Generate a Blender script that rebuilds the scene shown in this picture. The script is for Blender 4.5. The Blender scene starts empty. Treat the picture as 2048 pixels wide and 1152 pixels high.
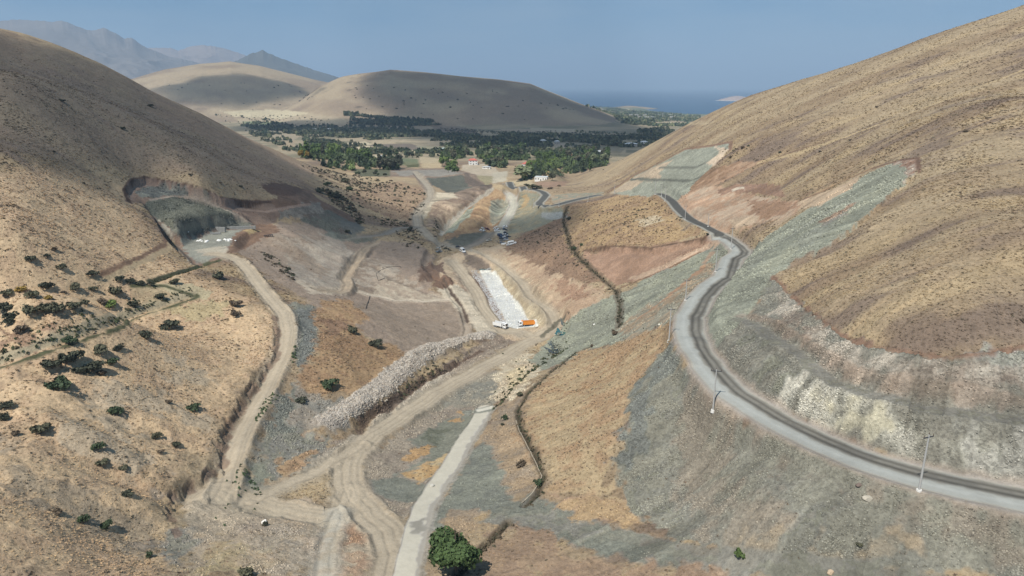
import bpy, bmesh, math, random, time
import numpy as np
from mathutils import Vector, Matrix

T0 = time.time()
SC = bpy.context.scene
COL = SC.collection
R = math.radians
random.seed(7)
rng = np.random.default_rng(7)

# ------------------------------------------------------------------ camera
FPX = 1400.0                      # focal length in photo pixels (photo 2048 x 1152)
PITCH = math.atan(404.0 / 1400.0)  # the horizon stands 404 px above the middle
CP, SP = math.cos(PITCH), math.sin(PITCH)
cam = bpy.data.objects.new("camera", bpy.data.cameras.new("camera"))
COL.objects.link(cam)
cam.data.sensor_width = 36.0
cam.data.lens = 36.0 * FPX / 2048.0
cam.data.clip_start = 1.0
cam.data.clip_end = 200000.0
cam.location = (0, 0, 0)
cam.rotation_euler = (R(90) - PITCH, 0, 0)
SC.camera = cam

# ------------------------------------------------------------------ light
SUN_EL, SUN_AZ = R(57), R(-146)    # azimuth from +Y towards +X: behind the camera, to the left
SV = Vector((math.sin(SUN_AZ) * math.cos(SUN_EL), math.cos(SUN_AZ) * math.cos(SUN_EL), math.sin(SUN_EL)))
sun = bpy.data.objects.new("sun", bpy.data.lights.new("sun", 'SUN'))
COL.objects.link(sun)
sun.data.energy = 5.0
sun.data.angle = R(0.5)
sun.data.color = (1.0, 0.95, 0.865)
sun.rotation_euler = SV.to_track_quat('Z', 'Y').to_euler()

world = bpy.data.worlds.new("World")
SC.world = world
world.use_nodes = True
nt = world.node_tree
nt.nodes.clear()
wo = nt.nodes.new('ShaderNodeOutputWorld')
bg = nt.nodes.new('ShaderNodeBackground')
sky = nt.nodes.new('ShaderNodeTexSky')
sky.sky_type = 'NISHITA'
sky.sun_disc = False
sky.sun_elevation = SUN_EL
sky.sun_rotation = SUN_AZ
sky.altitude = 1800
sky.air_density = 1.0
sky.dust_density = 0.6
sky.ozone_density = 3.0
bg.inputs['Strength'].default_value = 0.104
# thin high haze streaks in the sky, by direction
tc = nt.nodes.new('ShaderNodeTexCoord')
mp = nt.nodes.new('ShaderNodeMapping')
mp.inputs['Scale'].default_value = (2.2, 2.2, 9.0)
nz = nt.nodes.new('ShaderNodeTexNoise')
nz.inputs['Scale'].default_value = 1.6
nz.inputs['Detail'].default_value = 7
nz.inputs['Roughness'].default_value = 0.55
cr = nt.nodes.new('ShaderNodeValToRGB')
cr.color_ramp.elements[0].position = 0.40
cr.color_ramp.elements[0].color = (0, 0, 0, 1)
cr.color_ramp.elements[1].position = 0.8
cr.color_ramp.elements[1].color = (0.5, 0.5, 0.5, 1)
mx = nt.nodes.new('ShaderNodeMix')
mx.data_type = 'RGBA'
mx.inputs[7].default_value = (3.6, 4.3, 4.9, 1)
gm = nt.nodes.new('ShaderNodeMix')
gm.data_type = 'RGBA'
gm.inputs[0].default_value = 0.72
gm.inputs[7].default_value = (0.25, 1.48, 2.85, 1)
nt.links.new(tc.outputs['Generated'], mp.inputs['Vector'])
nt.links.new(mp.outputs[0], nz.inputs['Vector'])
nt.links.new(nz.outputs[0], cr.inputs[0])
nt.links.new(sky.outputs[0], gm.inputs[6])
nt.links.new(gm.outputs[2], mx.inputs[6])
nt.links.new(cr.outputs[0], mx.inputs[0])
nt.links.new(mx.outputs[2], bg.inputs['Color'])
nt.links.new(bg.outputs[0], wo.inputs['Surface'])

SC.view_settings.view_transform = 'Standard'
SC.view_settings.look = 'None'
SC.view_settings.exposure = 0.28
SC.view_settings.gamma = 1.0
SC.cycles.max_bounces = 5
SC.cycles.diffuse_bounces = 2
SC.cycles.glossy_bounces = 2
SC.cycles.transparent_max_bounces = 12
SC.cycles.volume_bounces = 0

# ------------------------------------------------------------------ helpers
def tag(o, label=None, cat=None, group=None, kind=None):
    if label: o["label"] = label
    if cat: o["category"] = cat
    if group: o["group"] = group
    if kind: o["kind"] = kind
    return o

def lin(c, k=1.0):
    v = np.asarray(c, float) / 255.0
    return np.where(v <= 0.04045, v / 12.92, ((v + 0.055) / 1.055) ** 2.4) * k

def mat(name, rgb, rough=0.9, var=0.0, scale=1.0, bump=0.0, metallic=0.0, attr=None, spec=0.3, alpha=None):
    """procedural material; rgb is a linear albedo"""
    m = bpy.data.materials.new(name)
    m.use_nodes = True
    n = m.node_tree
    b = n.nodes['Principled BSDF']
    b.inputs['Roughness'].default_value = rough
    b.inputs['Metallic'].default_value = metallic
    b.inputs['Specular IOR Level'].default_value = spec
    src = None
    if attr:
        a = n.nodes.new('ShaderNodeAttribute'); a.attribute_name = attr
        src = a.outputs['Color']
    if var > 0 or bump > 0:
        t = n.nodes.new('ShaderNodeTexCoord')
        z = n.nodes.new('ShaderNodeTexNoise')
        z.inputs['Scale'].default_value = scale
        z.inputs['Detail'].default_value = 6
        z.inputs['Roughness'].default_value = 0.65
        n.links.new(t.outputs['Object'], z.inputs['Vector'])
        if var > 0:
            mr = n.nodes.new('ShaderNodeMapRange')
            mr.inputs[1].default_value = 0.25; mr.inputs[2].default_value = 0.75
            mr.inputs[3].default_value = 1 - var; mr.inputs[4].default_value = 1 + var
            n.links.new(z.outputs[0], mr.inputs[0])
            vm = n.nodes.new('ShaderNodeVectorMath'); vm.operation = 'SCALE'
            if src: n.links.new(src, vm.inputs[0])
            else: vm.inputs[0].default_value = tuple(rgb[:3])
            n.links.new(mr.outputs[0], vm.inputs['Scale'])
            src = vm.outputs[0]
        if bump > 0:
            bp = n.nodes.new('ShaderNodeBump')
            bp.inputs['Strength'].default_value = bump
            bp.inputs['Distance'].default_value = 0.3
            n.links.new(z.outputs[0], bp.inputs['Height'])
            n.links.new(bp.outputs[0], b.inputs['Normal'])
    if src: n.links.new(src, b.inputs['Base Color'])
    else: b.inputs['Base Color'].default_value = (*rgb[:3], 1)
    return m

def mesh_from(name, V, Fq, material=None, smooth=False, col=None):
    """V (n,3), Fq (m,k) integer faces of one size k"""
    V = np.ascontiguousarray(V, np.float32); Fq = np.ascontiguousarray(Fq, np.int32)
    me = bpy.data.meshes.new(name)
    k = Fq.shape[1]
    me.vertices.add(len(V)); me.vertices.foreach_set('co', V.ravel())
    me.loops.add(Fq.size); me.loops.foreach_set('vertex_index', Fq.ravel())
    me.polygons.add(len(Fq))
    me.polygons.foreach_set('loop_start', np.arange(0, Fq.size, k, dtype=np.int32))
    me.polygons.foreach_set('loop_total', np.full(len(Fq), k, np.int32))
    if smooth: me.polygons.foreach_set('use_smooth', np.ones(len(Fq), bool))
    if col is not None:
        a = me.color_attributes.new('col', 'FLOAT_COLOR', 'POINT')
        c = np.ones((len(V), 4), np.float32); c[:, :col.shape[1]] = col
        a.data.foreach_set('color', c.ravel())
    me.update(calc_edges=True)
    if material: me.materials.append(material)
    return me

def link(name, me, parent=None, loc=None):
    o = bpy.data.objects.new(name, me)
    COL.objects.link(o)
    if parent: o.parent = parent
    if loc is not None: o.location = loc
    return o

def scatter_mesh(name, BV, BF, pos, scl, rot, material, cols=None, jit=0.0):
    """many small copies of base shapes as one mesh (for stuff nobody could count)"""
    n = len(pos); nv = len(BV)
    c, s = np.cos(rot)[:, None], np.sin(rot)[:, None]
    if jit > 0:
        B = BV[None] * (1 + rng.uniform(-jit, jit, (n, nv, 3)))
    else:
        B = np.broadcast_to(BV[None], (n, nv, 3))
    x = B[..., 0] * c - B[..., 1] * s
    y = B[..., 0] * s + B[..., 1] * c
    scl = np.asarray(scl)
    if scl.ndim == 1: scl = np.stack([scl] * 3, 1)
    V = np.stack([x * scl[:, 0:1], y * scl[:, 1:2], B[..., 2] * scl[:, 2:3]], -1) + pos[:, None, :]
    F = BF[None] + (np.arange(n) * nv)[:, None, None]
    vc = None
    if cols is not None:
        vc = np.repeat(cols, nv, 0)
    return mesh_from(name, V.reshape(-1, 3), F.reshape(-1, BF.shape[1]), material, col=vc)

def smooth(a, b, x):
    t = np.clip((x - a) / (b - a), 0, 1)
    return t * t * (3 - 2 * t)

_tab = rng.random((256, 256)).astype(np.float32)
def vnoise(x, y, seed=0):
    x = x + seed * 17.31; y = y + seed * 9.77
    xi = np.floor(x).astype(np.int32); yi = np.floor(y).astype(np.int32)
    fx = (x - xi).astype(np.float32); fy = (y - yi).astype(np.float32)
    fx = fx * fx * (3 - 2 * fx); fy = fy * fy * (3 - 2 * fy)
    xi &= 255; yi &= 255; x1 = (xi + 1) & 255; y1 = (yi + 1) & 255
    a = _tab[yi, xi]; b = _tab[yi, x1]; c = _tab[y1, xi]; d = _tab[y1, x1]
    return (a + (b - a) * fx) * (1 - fy) + (c + (d - c) * fx) * fy - 0.5
def fbm(x, y, oct=4, seed=0, gain=0.5):
    s = 0; a = 1.0; f = 1.0
    for o in range(oct):
        s = s + a * vnoise(x * f + o * 3.7, y * f - o * 5.1, seed + o)
        a *= gain; f *= 2.03
    return s

# pixel of the photo + drop below the camera -> a point of the place
def sdep(py): return SP - CP * (576.0 - py) / FPX
def at_drop(px, py, D):
    t = D / sdep(py)
    return ((px - 1024) / FPX * t, (CP + SP * (576 - py) / FPX) * t, -D)
def at_dist(px, py, t):
    return ((px - 1024) / FPX * t, (CP + SP * (576 - py) / FPX) * t, -sdep(py) * t)
def pix_dir(px, py):
    dx = (px - 1024) / FPX; v = (576.0 - py) / FPX
    dy = CP + v * SP; dz = -SP + v * CP
    h = np.hypot(dx, dy)
    return np.arctan2(dx, dy), dz / h
def sky_te(pts, az):
    p = np.array([pix_dir(x, y) for x, y in pts])
    return np.interp(az, p[:, 0], p[:, 1])

# ------------------------------------------------------------------ terrain: survey points (px, py, drop)
SV_D = """820 1150 105;830 1050 109;880 960 113;925 880 117;965 820 121;600 1150 103;500 1080 104;380 1020 105.5;450 980 107;480 860 105
530 760 103;560 700 101;575 640 98;520 570 94;475 520 90;690 960 112;650 1020 111;730 900 114;880 770 121;1000 700 127;1060 660 129;1000 650 129;1050 650 129.5
620 800 109;700 770 110;660 700 104;740 640 110;800 640 118;850 700 120;600 650 101;620 600 100;760 760 115;940 680 127
560 470 93;640 520 107;700 560 114;760 600 120;850 640 125;900 600 127;720 490 115;800 540 120;620 560 104
980 560 132;1000 600 133;1040 640 131;955 520 124;1010 520 124;1110 640 126;1060 575 125;1090 560 117;1140 600 113;1180 520 103;1190 620 112;905 560 125.5;930 600 126;985 650 129
930 500 123;860 500 122;1000 482 122;1015 472 122;870 525 125;940 415 113;920 445 116;965 450 119;890 480 121;985 380 121;900 448 122.5;940 480 122
1000 455 121;1030 405 115;1015 385 110;985 430 117;1095 412 101;1108 392 101;1075 380 101;1040 378 101;1010 368 101;1060 430 112;1050 462 119
1150 405 97.5;1200 392 93;1100 435 108;1100 470 112;1050 505 119;1270 390 86.5;1230 400 89;1250 430 89;1200 470 94;1150 430 102;1290 480 88
1250 530 98;1350 500 87;1230 575 108;1410 480 80;1170 500 104;1400 560 86;1440 540 76.5;1300 600 97;1240 650 108;1150 665 121;1120 700 124
1150 725 113;1100 800 109;1060 770 114;1200 750 103;1180 900 97;1060 900 107;1060 970 106;1240 690 98;1250 850 93;1330 655 82;1330 720 83
1360 690 76.5;1400 850 86;1500 950 83.5;1600 1050 82.5;1400 1000 95;1250 1050 100;1500 1120 92;1700 1000 78.5;1700 1100 84.5;1838 965 76;1900 1060 77.8;2048 1100 80;1900 1150 85
1100 1050 104;1000 1000 107;950 1080 106;1050 1130 103;1300 1140 98
2048 1010 76;1640 880 76;1430 780 76.3;1370 700 76.5;1400 600 76.5;1470 530 76.5;1487 500 76.5;1445 470 76.5;1370 430 76.5;1342 405 77;1320 389 78
2048 835 65;2048 690 54.5;1850 810 66;1880 715 57;1700 770 67;1720 690 60;1600 715 67.5;1610 630 61.5;1500 660 70;1530 590 65;1560 552 63.5
1900 600 49.4;2048 450 36.6;2048 200 6.3;1740 420 44.4;1835 320 30.5;1700 380 45.7;1640 420 53;1560 480 67;1560 375 56;1480 430 68;1420 400 69;1350 370 71;1400 330 56
1500 300 42;1400 300 49;1300 345 69;1240 375 88;1200 365 92;1150 370 99;1620 345 46;1750 520 52
200 1100 95;200 950 93;0 1150 82;0 1000 80;0 850 80;300 850 94;200 800 87;400 800 99;500 720 101;440 650 96;290 1000 99;0 715 88;200 655 88;385 592 88;300 640 91;400 900 102
0 600 67;150 600 73;150 450 61;0 450 51;0 300 29;200 300 38;400 300 45;300 450 72;380 528 86;290 360 58;250 400 62.6;280 380 60;380 520 88.3;430 490 89;410 455 89;450 470 90
350 450 78;330 400 68;400 360 59;400 400 70;480 420 82;440 390 70;500 455 90;470 500 89.5;545 452 92;620 452 99;660 480 108;720 475 112;780 470 115
600 400 85;560 370 76;500 350 68;600 370 83;700 400 100;750 370 106;800 450 118;700 440 106;650 410 93
850 470 120;832 440 116;845 405 111;840 375 108;828 347 106;870 347 106;790 345 106;890 380 110;880 412 111;930 347 106;700 345 108
740 320 112;800 300 120;900 275 128;1100 275 130;700 250 135;500 245 138;1100 300 122;1300 270 135;1000 345 118;1060 350 110;946 325 114;920 352 117;1150 335 112;1090 362 107"""
SV_T = """0 150 420;0 58 520;100 85 540;200 125 570;300 180 600;400 225 640;500 280 690;600 325 760;680 343 830;0 -60 620;-300 -20 480;-300 600 250;-300 1100 160;-300 300 380
1180 352 760;1300 290 740;1400 235 700;1550 180 660;1700 130 620;1850 75 590;2048 8 560;2300 -60 520;2400 300 300;2400 700 170;2400 1100 130;1700 200 480;1850 200 420;2300 1000 125"""
SV_X = [(0, 60, -103), (-60, 50, -92), (60, 60, -88), (0, 0, -100), (-110, 0, -80), (110, 0, -78),
        (-520, 700, -20), (-400, 850, -60), (-250, 1000, -100), (-600, 900, -80), (520, 800, -20), (380, 900, -60), (200, 950, -95), (600, 900, -70), (0, 1250, -118), (400, 1250, -118), (-400, 1250, -118)]
CPTS = []
for s in SV_D.replace('\n', ';').split(';'):
    a, b, c = map(float, s.split()); CPTS.append(at_drop(a, b, c))
for s in SV_T.replace('\n', ';').split(';'):
    a, b, c = map(float, s.split()); CPTS.append(at_dist(a, b, c))
CPTS += SV_X
CPTS = np.array(CPTS)

def tps_fit(P, lam=0.5):
    X = P[:, :2] / 100.0; n = len(X)
    d = np.hypot(X[:, None, 0] - X[None, :, 0], X[:, None, 1] - X[None, :, 1])
    K = np.where(d > 0, d * d * np.log(d + 1e-12), 0)
    K += np.eye(n) * lam * 0.01
    Pm = np.c_[np.ones(n), X]
    A = np.zeros((n + 3, n + 3)); A[:n, :n] = K; A[:n, n:] = Pm; A[n:, :n] = Pm.T
    w = np.linalg.solve(A, np.r_[P[:, 2], 0, 0, 0])
    return X, w
def tps_eval(m, x, y):
    X, w = m; n = len(X)
    x = (x / 100).ravel(); y = (y / 100).ravel(); out = np.empty(len(x))
    for i in range(0, len(x), 20000):
        d2 = (x[i:i+20000, None] - X[None, :, 0]) ** 2 + (y[i:i+20000, None] - X[None, :, 1]) ** 2
        out[i:i+20000] = (0.5 * d2 * np.log(d2 + 1e-12)) @ w[:n] + w[n] + w[n+1] * x[i:i+20000] + w[n+2] * y[i:i+20000]
    return out

QUAL = 1.0
az_in = np.linspace(R(-41), R(41), int(1240 * QUAL))
az_l = np.linspace(R(-60), R(-41), 50, endpoint=False)
az_r = np.linspace(R(41), R(60), 51)[1:]
AZ = np.r_[az_l, az_in, az_r]
r_a = np.r_[np.exp(np.arange(math.log(3), math.log(40), 0.06)), np.exp(np.arange(math.log(40), math.log(100), 0.02))]
r_b = np.exp(np.arange(math.log(100), math.log(1250), 0.0026 / QUAL))
r_c = np.exp(np.arange(math.log(1250), math.log(9500), 0.0062 / QUAL))
RR = np.r_[r_a, r_b, r_c]
NR, NC = len(RR), len(AZ)
GX = (RR[:, None] * np.sin(AZ)[None]).astype(np.float32)
GY = (RR[:, None] * np.cos(AZ)[None]).astype(np.float32)

def up_cubic(A, n, axis):
    A = np.moveaxis(A, axis, 0)
    m = len(A); t = np.linspace(0, m - 1, n); i = np.clip(np.floor(t).astype(int), 0, m - 2); f = (t - i)
    f = f.reshape(-1, *([1] * (A.ndim - 1)))
    g = lambda k: A[np.clip(i + k, 0, m - 1)]
    p0, p1, p2, p3 = g(-1), g(0), g(1), g(2)
    o = p1 + 0.5 * f * (p2 - p0 + f * (2*p0 - 5*p1 + 4*p2 - p3 + f * (3*(p1 - p2) + p3 - p0)))
    return np.moveaxis(o, 0, axis)

model = tps_fit(CPTS)
nrc, ncc = NR // 4, NC // 4
rc = np.interp(np.linspace(0, NR - 1, nrc), np.arange(NR), RR); ac = np.interp(np.linspace(0, NC - 1, ncc), np.arange(NC), AZ)
zc = tps_eval(model, rc[:, None] * np.sin(ac)[None], rc[:, None] * np.cos(ac)[None]).reshape(nrc, ncc)
Z = up_cubic(up_cubic(zc, NR, 0), NC, 1).astype(np.float32)

# skylines of the two near hills are where the photo has them
def fit_sky(Z, pts, r0, r1, width):
    p = np.array([pix_dir(x, y) for x, y in pts])
    cols = np.where((AZ > p[0, 0]) & (AZ < p[-1, 0]))[0]
    te = np.interp(AZ[cols], p[:, 0], p[:, 1])
    rs = np.where((RR > r0) & (RR < r1))[0]
    for it in range(4):
        q = Z[rs][:, cols] / RR[rs][:, None]
        k = q.argmax(0); m = q.max(0)
        rstar = RR[rs][k]
        rstar = np.convolve(np.pad(rstar, 60, 'edge'), np.ones(121) / 121, 'valid')
        if it == 0: print('ridge', rstar[::80].round())
        d = te - m
        d = np.convolve(np.pad(d, 4, 'edge'), np.ones(9) / 9, 'valid')
        if p[0, 0] > 0: d = d * smooth(0, 60, np.arange(len(d)))
        else: d = d * smooth(0, 60, np.arange(len(d))[::-1])
        Z[:, cols] += (d * rstar)[None] * np.exp(-((RR[:, None] - rstar[None]) / width) ** 2)
    return Z
SKY_L = [(-2600, 60), (-900, 30), (-400, 30), (-60, 45), (0, 57), (50, 68), (100, 85), (150, 104), (200, 125), (250, 151), (300, 180), (350, 203), (400, 226), (450, 252), (500, 278), (550, 300), (600, 322), (640, 336), (680, 346), (740, 362)]
SKY_R = [(1100, 385), (1150, 365), (1200, 340), (1250, 315), (1300, 288), (1350, 262), (1400, 236), (1450, 212), (1500, 192), (1550, 176), (1600, 160), (1650, 146), (1700, 130), (1750, 112), (1800, 93), (1850, 74), (1900, 57), (1950, 42), (2000, 26), (2048, 9), (2120, -15), (2500, -70), (3200, -120), (4600, -120)]

# the plain beyond, then the two rounded hills standing on it
azc = np.array([pix_dir(x, 220)[0] for x in (900, 1180, 1250, 1330, 1400, 1500)])
rco = np.interp(AZ, azc, [9000, 7900, 7500, 6350, 5670, 5300])
LAKE = -218.0
plain = np.interp(RR, [0, 1100, 1500, 2500, 3500, 5000], [-112, -116, -124, -136, -150, -180])[:, None] * np.ones((1, NC))
tt = np.clip((RR[:, None] - 5000) / (rco[None] - 5000), 0, 1)
plain = plain * (1 - tt) + (LAKE + 1) * tt
plain = np.where(RR[:, None] > rco[None], np.maximum(LAKE + 1 - (RR[:, None] - rco[None]) * 0.05, LAKE - 12), plain)
plain += fbm(GX / 300, GY / 300, 3, 3) * 8 * smooth(1500, 2500, RR)[:, None]
wf = smooth(1000, 1450, RR)[:, None]
Z = (Z * (1 - wf) + plain * wf).astype(np.float32)
Z = fit_sky(Z, SKY_L, 350, 950, 130)
Z = fit_sky(Z, SKY_R, 350, 950, 130)

def far_hill(pts, Rc, Wf, Wb, seed, pw=1.0):
    te = sky_te(pts, AZ)
    zc_ = te * Rc
    base = np.interp(Rc, RR, plain.mean(1))
    u = np.where(RR < Rc, (RR - Rc) / Wf, (RR - Rc) / Wb)
    g = np.cos(np.clip(np.abs(u), 0, 1) * np.pi / 2) ** pw
    inside = smooth(pix_dir(pts[0][0], 200)[0], pix_dir(pts[0][0], 200)[0] + 0.01, AZ) * (1 - smooth(pix_dir(pts[-1][0], 200)[0] - 0.01, pix_dir(pts[-1][0], 200)[0], AZ))
    h = np.maximum(zc_ - base, 0) * inside
    hill = g[:, None] * h[None]
    rough = fbm(GX / 260, GY / 260, 4, seed) * 14 + fbm(GX / 60, GY / 60, 3, seed + 5) * 2.5
    return hill + rough * np.clip(hill / 60, 0, 1) * np.abs(np.clip(u, -1, 1))[:, None] ** 0.7
HILL_B = [(500, 246), (560, 222), (600, 200), (640, 170), (680, 155), (720, 147), (780, 139), (850, 144), (920, 151), (1000, 160), (1060, 168), (1110, 188), (1160, 208), (1200, 222), (1240, 240), (1270, 252), (1310, 268)]
HILL_A = [(150, 190), (200, 175), (270, 157), (330, 140), (400, 128), (460, 124), (520, 133), (580, 148), (640, 162), (700, 176), (800, 200), (880, 240)]
hb = far_hill(HILL_B, 3300, 900, 500, 11, 1.3)
ha = far_hill(HILL_A, 4300, 1250, 600, 21, 1.3)
Z = np.maximum(Z, plain * 0 + (Z + np.maximum(ha, 0)) * (RR[:, None] > 1400) + Z * (RR[:, None] <= 1400))
Zp = plain + hb
Z = np.where(RR[:, None] > 1600, np.maximum(Z, Zp), Z).astype(np.float32)
# low headland by the shore
hx, hy, hz = at_dist(1272, 214, 7000)
Z += (34 * np.exp(-((GX - hx) / 190) ** 2 - ((GY - hy) / 260) ** 2)).astype(np.float32)
Znat = Z.copy()
print('terrain base', Z.shape, round(time.time() - T0, 1))

# ------------------------------------------------------------------ looking along a photo pixel to the ground
def ray(px, py, skip=0.0):
    a, te = pix_dir(px, py)
    j = np.interp(a, AZ, np.arange(NC)); j0 = int(min(j, NC - 2)); f = j - j0
    zc_ = Z[:, j0] * (1 - f) + Z[:, j0 + 1] * f
    q = zc_ / RR
    ok = np.where((q >= te) & (RR > max(skip, 60)))[0]
    if len(ok) == 0:
        i = int(np.argmax(np.where(RR > max(skip, 60), q, -9))); r = RR[i]
    else:
        i = ok[0]
        if i == 0: r = RR[0]
        else:
            q0, q1 = q[i - 1], q[i]
            t = (te - q0) / (q1 - q0) if q1 > q0 and q0 < te else 1.0
            r = RR[i - 1] + (RR[i] - RR[i - 1]) * t
    return np.array([r * math.sin(a), r * math.cos(a), np.interp(r, RR, zc_)])
def ground(x, y):
    """height of the ground at x, y (arrays)"""
    x = np.atleast_1d(x); y = np.atleast_1d(y)
    r = np.hypot(x, y); a = np.arctan2(x, y)
    i = np.interp(r, RR, np.arange(NR)); j = np.interp(a, AZ, np.arange(NC))
    i0 = np.minimum(i.astype(int), NR - 2); j0 = np.minimum(j.astype(int), NC - 2)
    f = i - i0; g = j - j0
    return (Z[i0, j0] * (1 - f) + Z[i0 + 1, j0] * f) * (1 - g) + (Z[i0, j0 + 1] * (1 - f) + Z[i0 + 1, j0 + 1] * f) * g
def line(s):
    v = [float(t) for t in s.replace(',', ' ').split()]
    return [(v[i], v[i + 1]) for i in range(0, len(v), 2)]
def world_line(pts, closed=False, step=14, skip=0.0):
    if isinstance(pts, str): pts = line(pts)
    if closed: pts = pts + [pts[0]]
    out = []
    for (a, b), (c, d) in zip(pts[:-1], pts[1:]):
        n = max(1, int(math.hypot(c - a, d - b) / step))
        for k in range(n):
            out.append(ray(a + (c - a) * k / n, b + (d - b) * k / n, skip))
    if not closed: out.append(ray(*pts[-1], skip))
    return np.array(out)
GXf, GYf = GX.ravel(), GY.ravel()
def subset(P, m):
    x0, x1, y0, y1 = P[:, 0].min() - m, P[:, 0].max() + m, P[:, 1].min() - m, P[:, 1].max() + m
    c = np.array([[x0, y0], [x0, y1], [x1, y0], [x1, y1]])
    rmax = np.hypot(c[:, 0], c[:, 1]).max()
    rmin = np.hypot(0 if x0 < 0 < x1 else min(abs(x0), abs(x1)), max(0.0, y0))
    i0, i1 = np.searchsorted(RR, [rmin - 1, rmax + 1]); 
    aa = np.arctan2(c[:, 0], np.maximum(c[:, 1], 1e-3))
    j0, j1 = np.searchsorted(AZ, [aa.min() - .005, aa.max() + .005])
    I = (np.arange(i0, i1)[:, None] * NC + np.arange(j0, j1)[None]).ravel()
    k = (GXf[I] > x0) & (GXf[I] < x1) & (GYf[I] > y0) & (GYf[I] < y1)
    return I[k]
def dist_line(P, x, y):
    """distance, signed side (+ right), arc position"""
    best = np.full(len(x), 1e9, np.float32); side = np.zeros(len(x), np.float32); arc = np.zeros(len(x), np.float32); s = 0.0
    for a, b in zip(P[:-1], P[1:]):
        dx, dy = b[0] - a[0], b[1] - a[1]; L2 = dx * dx + dy * dy
        if L2 < 1e-6: continue
        t = np.clip(((x - a[0]) * dx + (y - a[1]) * dy) / L2, 0, 1)
        ex, ey = x - a[0] - t * dx, y - a[1] - t * dy
        d = ex * ex + ey * ey; k = d < best
        best[k] = d[k]; side[k] = np.sign(ex * dy - ey * dx)[k]; arc[k] = (s + t * math.sqrt(L2))[k]
        s += math.sqrt(L2)
    return np.sqrt(best), side, arc
def inside_poly(P, x, y):
    c = np.zeros(len(x), bool); n = len(P)
    for i in range(n):
        x0, y0 = P[i][:2]; x1, y1 = P[(i + 1) % n][:2]
        if y0 == y1: continue
        k = ((y0 > y) != (y1 > y)) & (x < (x1 - x0) * (y - y0) / (y1 - y0) + x0)
        c ^= k
    return c
# ------------------------------------------------------------------ relief: noise, gullies, roads, cuts
Rg = RR[:, None]
near = (1 - smooth(900, 1300, Rg))
Z += (fbm(GX / 45, GY / 45, 3, 31) * 1.1 * near).astype(np.float32)
hill_side = smooth(-85, -45, Znat) * near                       # slopes above the valley floor
Z += (fbm(GX / 70 + GY / 900, GY / 13, 3, 41) * 0.30 * hill_side).astype(np.float32)   # shallow downslope runnels
Z += ((fbm(GX / 7, GY / 7, 3, 51) * 0.55) * (1 - smooth(420, 700, Rg)) * np.where(GX < -20, 1.5, .8)).astype(np.float32)
Z += ((fbm(GX / 1.7, GY / 1.7, 2, 61) * 0.22) * (1 - smooth(260, 420, Rg))).astype(np.float32)

lf = smooth(-20, -60, GX) * (1 - smooth(260, 420, Rg))
u_ = (GX * .5 + GY * .86); v_ = (GX * .86 - GY * .5)
Z += (np.abs(fbm(v_ / 2.6, u_ / 11, 3, 63)) * -.85 * lf).astype(np.float32)
NZ1 = fbm(GX / 3.0, GY / 3.0, 3, 71).ravel()
NZ2 = fbm(GX / 14.0, GY / 14.0, 4, 81).ravel()
NZ3 = fbm(GX / 60.0, GY / 60.0, 4, 91).ravel()
Zf = Z.ravel()
Rf = np.repeat(RR, NC).astype(np.float32)

def carve_road(pts, w, shoulder=4.0, dz=0.0, sm=9, step=12):
    P = world_line(pts, step=step)
    z = P[:, 2].copy()
    k = min(sm, len(z) // 2 * 2 - 1)
    if k >= 3:
        z = np.convolve(np.pad(z, k // 2, 'edge'), np.ones(k) / k, 'valid')
    P[:, 2] = z
    I = subset(P, w / 2 + shoulder)
    d, sd, arc = dist_line(P, GXf[I], GYf[I])
    L = np.r_[0, np.cumsum(np.hypot(np.diff(P[:, 0]), np.diff(P[:, 1])))]
    tz = np.interp(arc, L, z) + dz
    wgt = 1 - smooth(w / 2, w / 2 + shoulder, d)
    Zf[I] = Zf[I] * (1 - wgt) + tz * wgt
    return P
def carve_line(pts, h, w, noise=0.0, step=12, P=None):
    """+h raises a bank, -h digs a ditch"""
    if P is None: P = world_line(pts, step=step)
    I = subset(P, w * 1.4)
    d, sd, arc = dist_line(P, GXf[I], GYf[I])
    d = d + NZ1[I] * noise
    Zf[I] += h * np.clip(1 - (d / w) ** 2, 0, 1) ** 1.3
    return P
def scarp(pts, h, fade, edge=0.8, noise=1.5, side=1, step=10):
    """ground drops by h on the right of the line (as drawn), healing over fade metres"""
    P = world_line(pts, step=step)
    I = subset(P, fade * 1.2)
    d, sd, arc = dist_line(P, GXf[I], GYf[I])
    L = np.hypot(np.diff(P[:, 0]), np.diff(P[:, 1])).sum()
    ends = smooth(0, 0.12 * L, arc) * (1 - smooth(0.88 * L, L, arc))
    s = d * sd * side + NZ1[I] * noise
    Zf[I] -= h * ends * smooth(-edge / 2, edge / 2, s) * (1 - smooth(edge, fade, d))
    return P
def level_poly(pts, z=None, soft=3.0, amt=1.0, slope=None):
    P = world_line(pts, closed=True)
    if z is None: z = P[:, 2].mean()
    I = subset(P, soft * 1.2)
    x, y = GXf[I], GYf[I]
    d, sd, arc = dist_line(np.vstack([P, P[:1]]), x, y)
    ins = inside_poly(P, x, y)
    w = np.where(ins, 1.0, 1 - smooth(0, soft, d)) * amt
    Zf[I] = Zf[I] * (1 - w) + z * w
    return P

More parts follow.
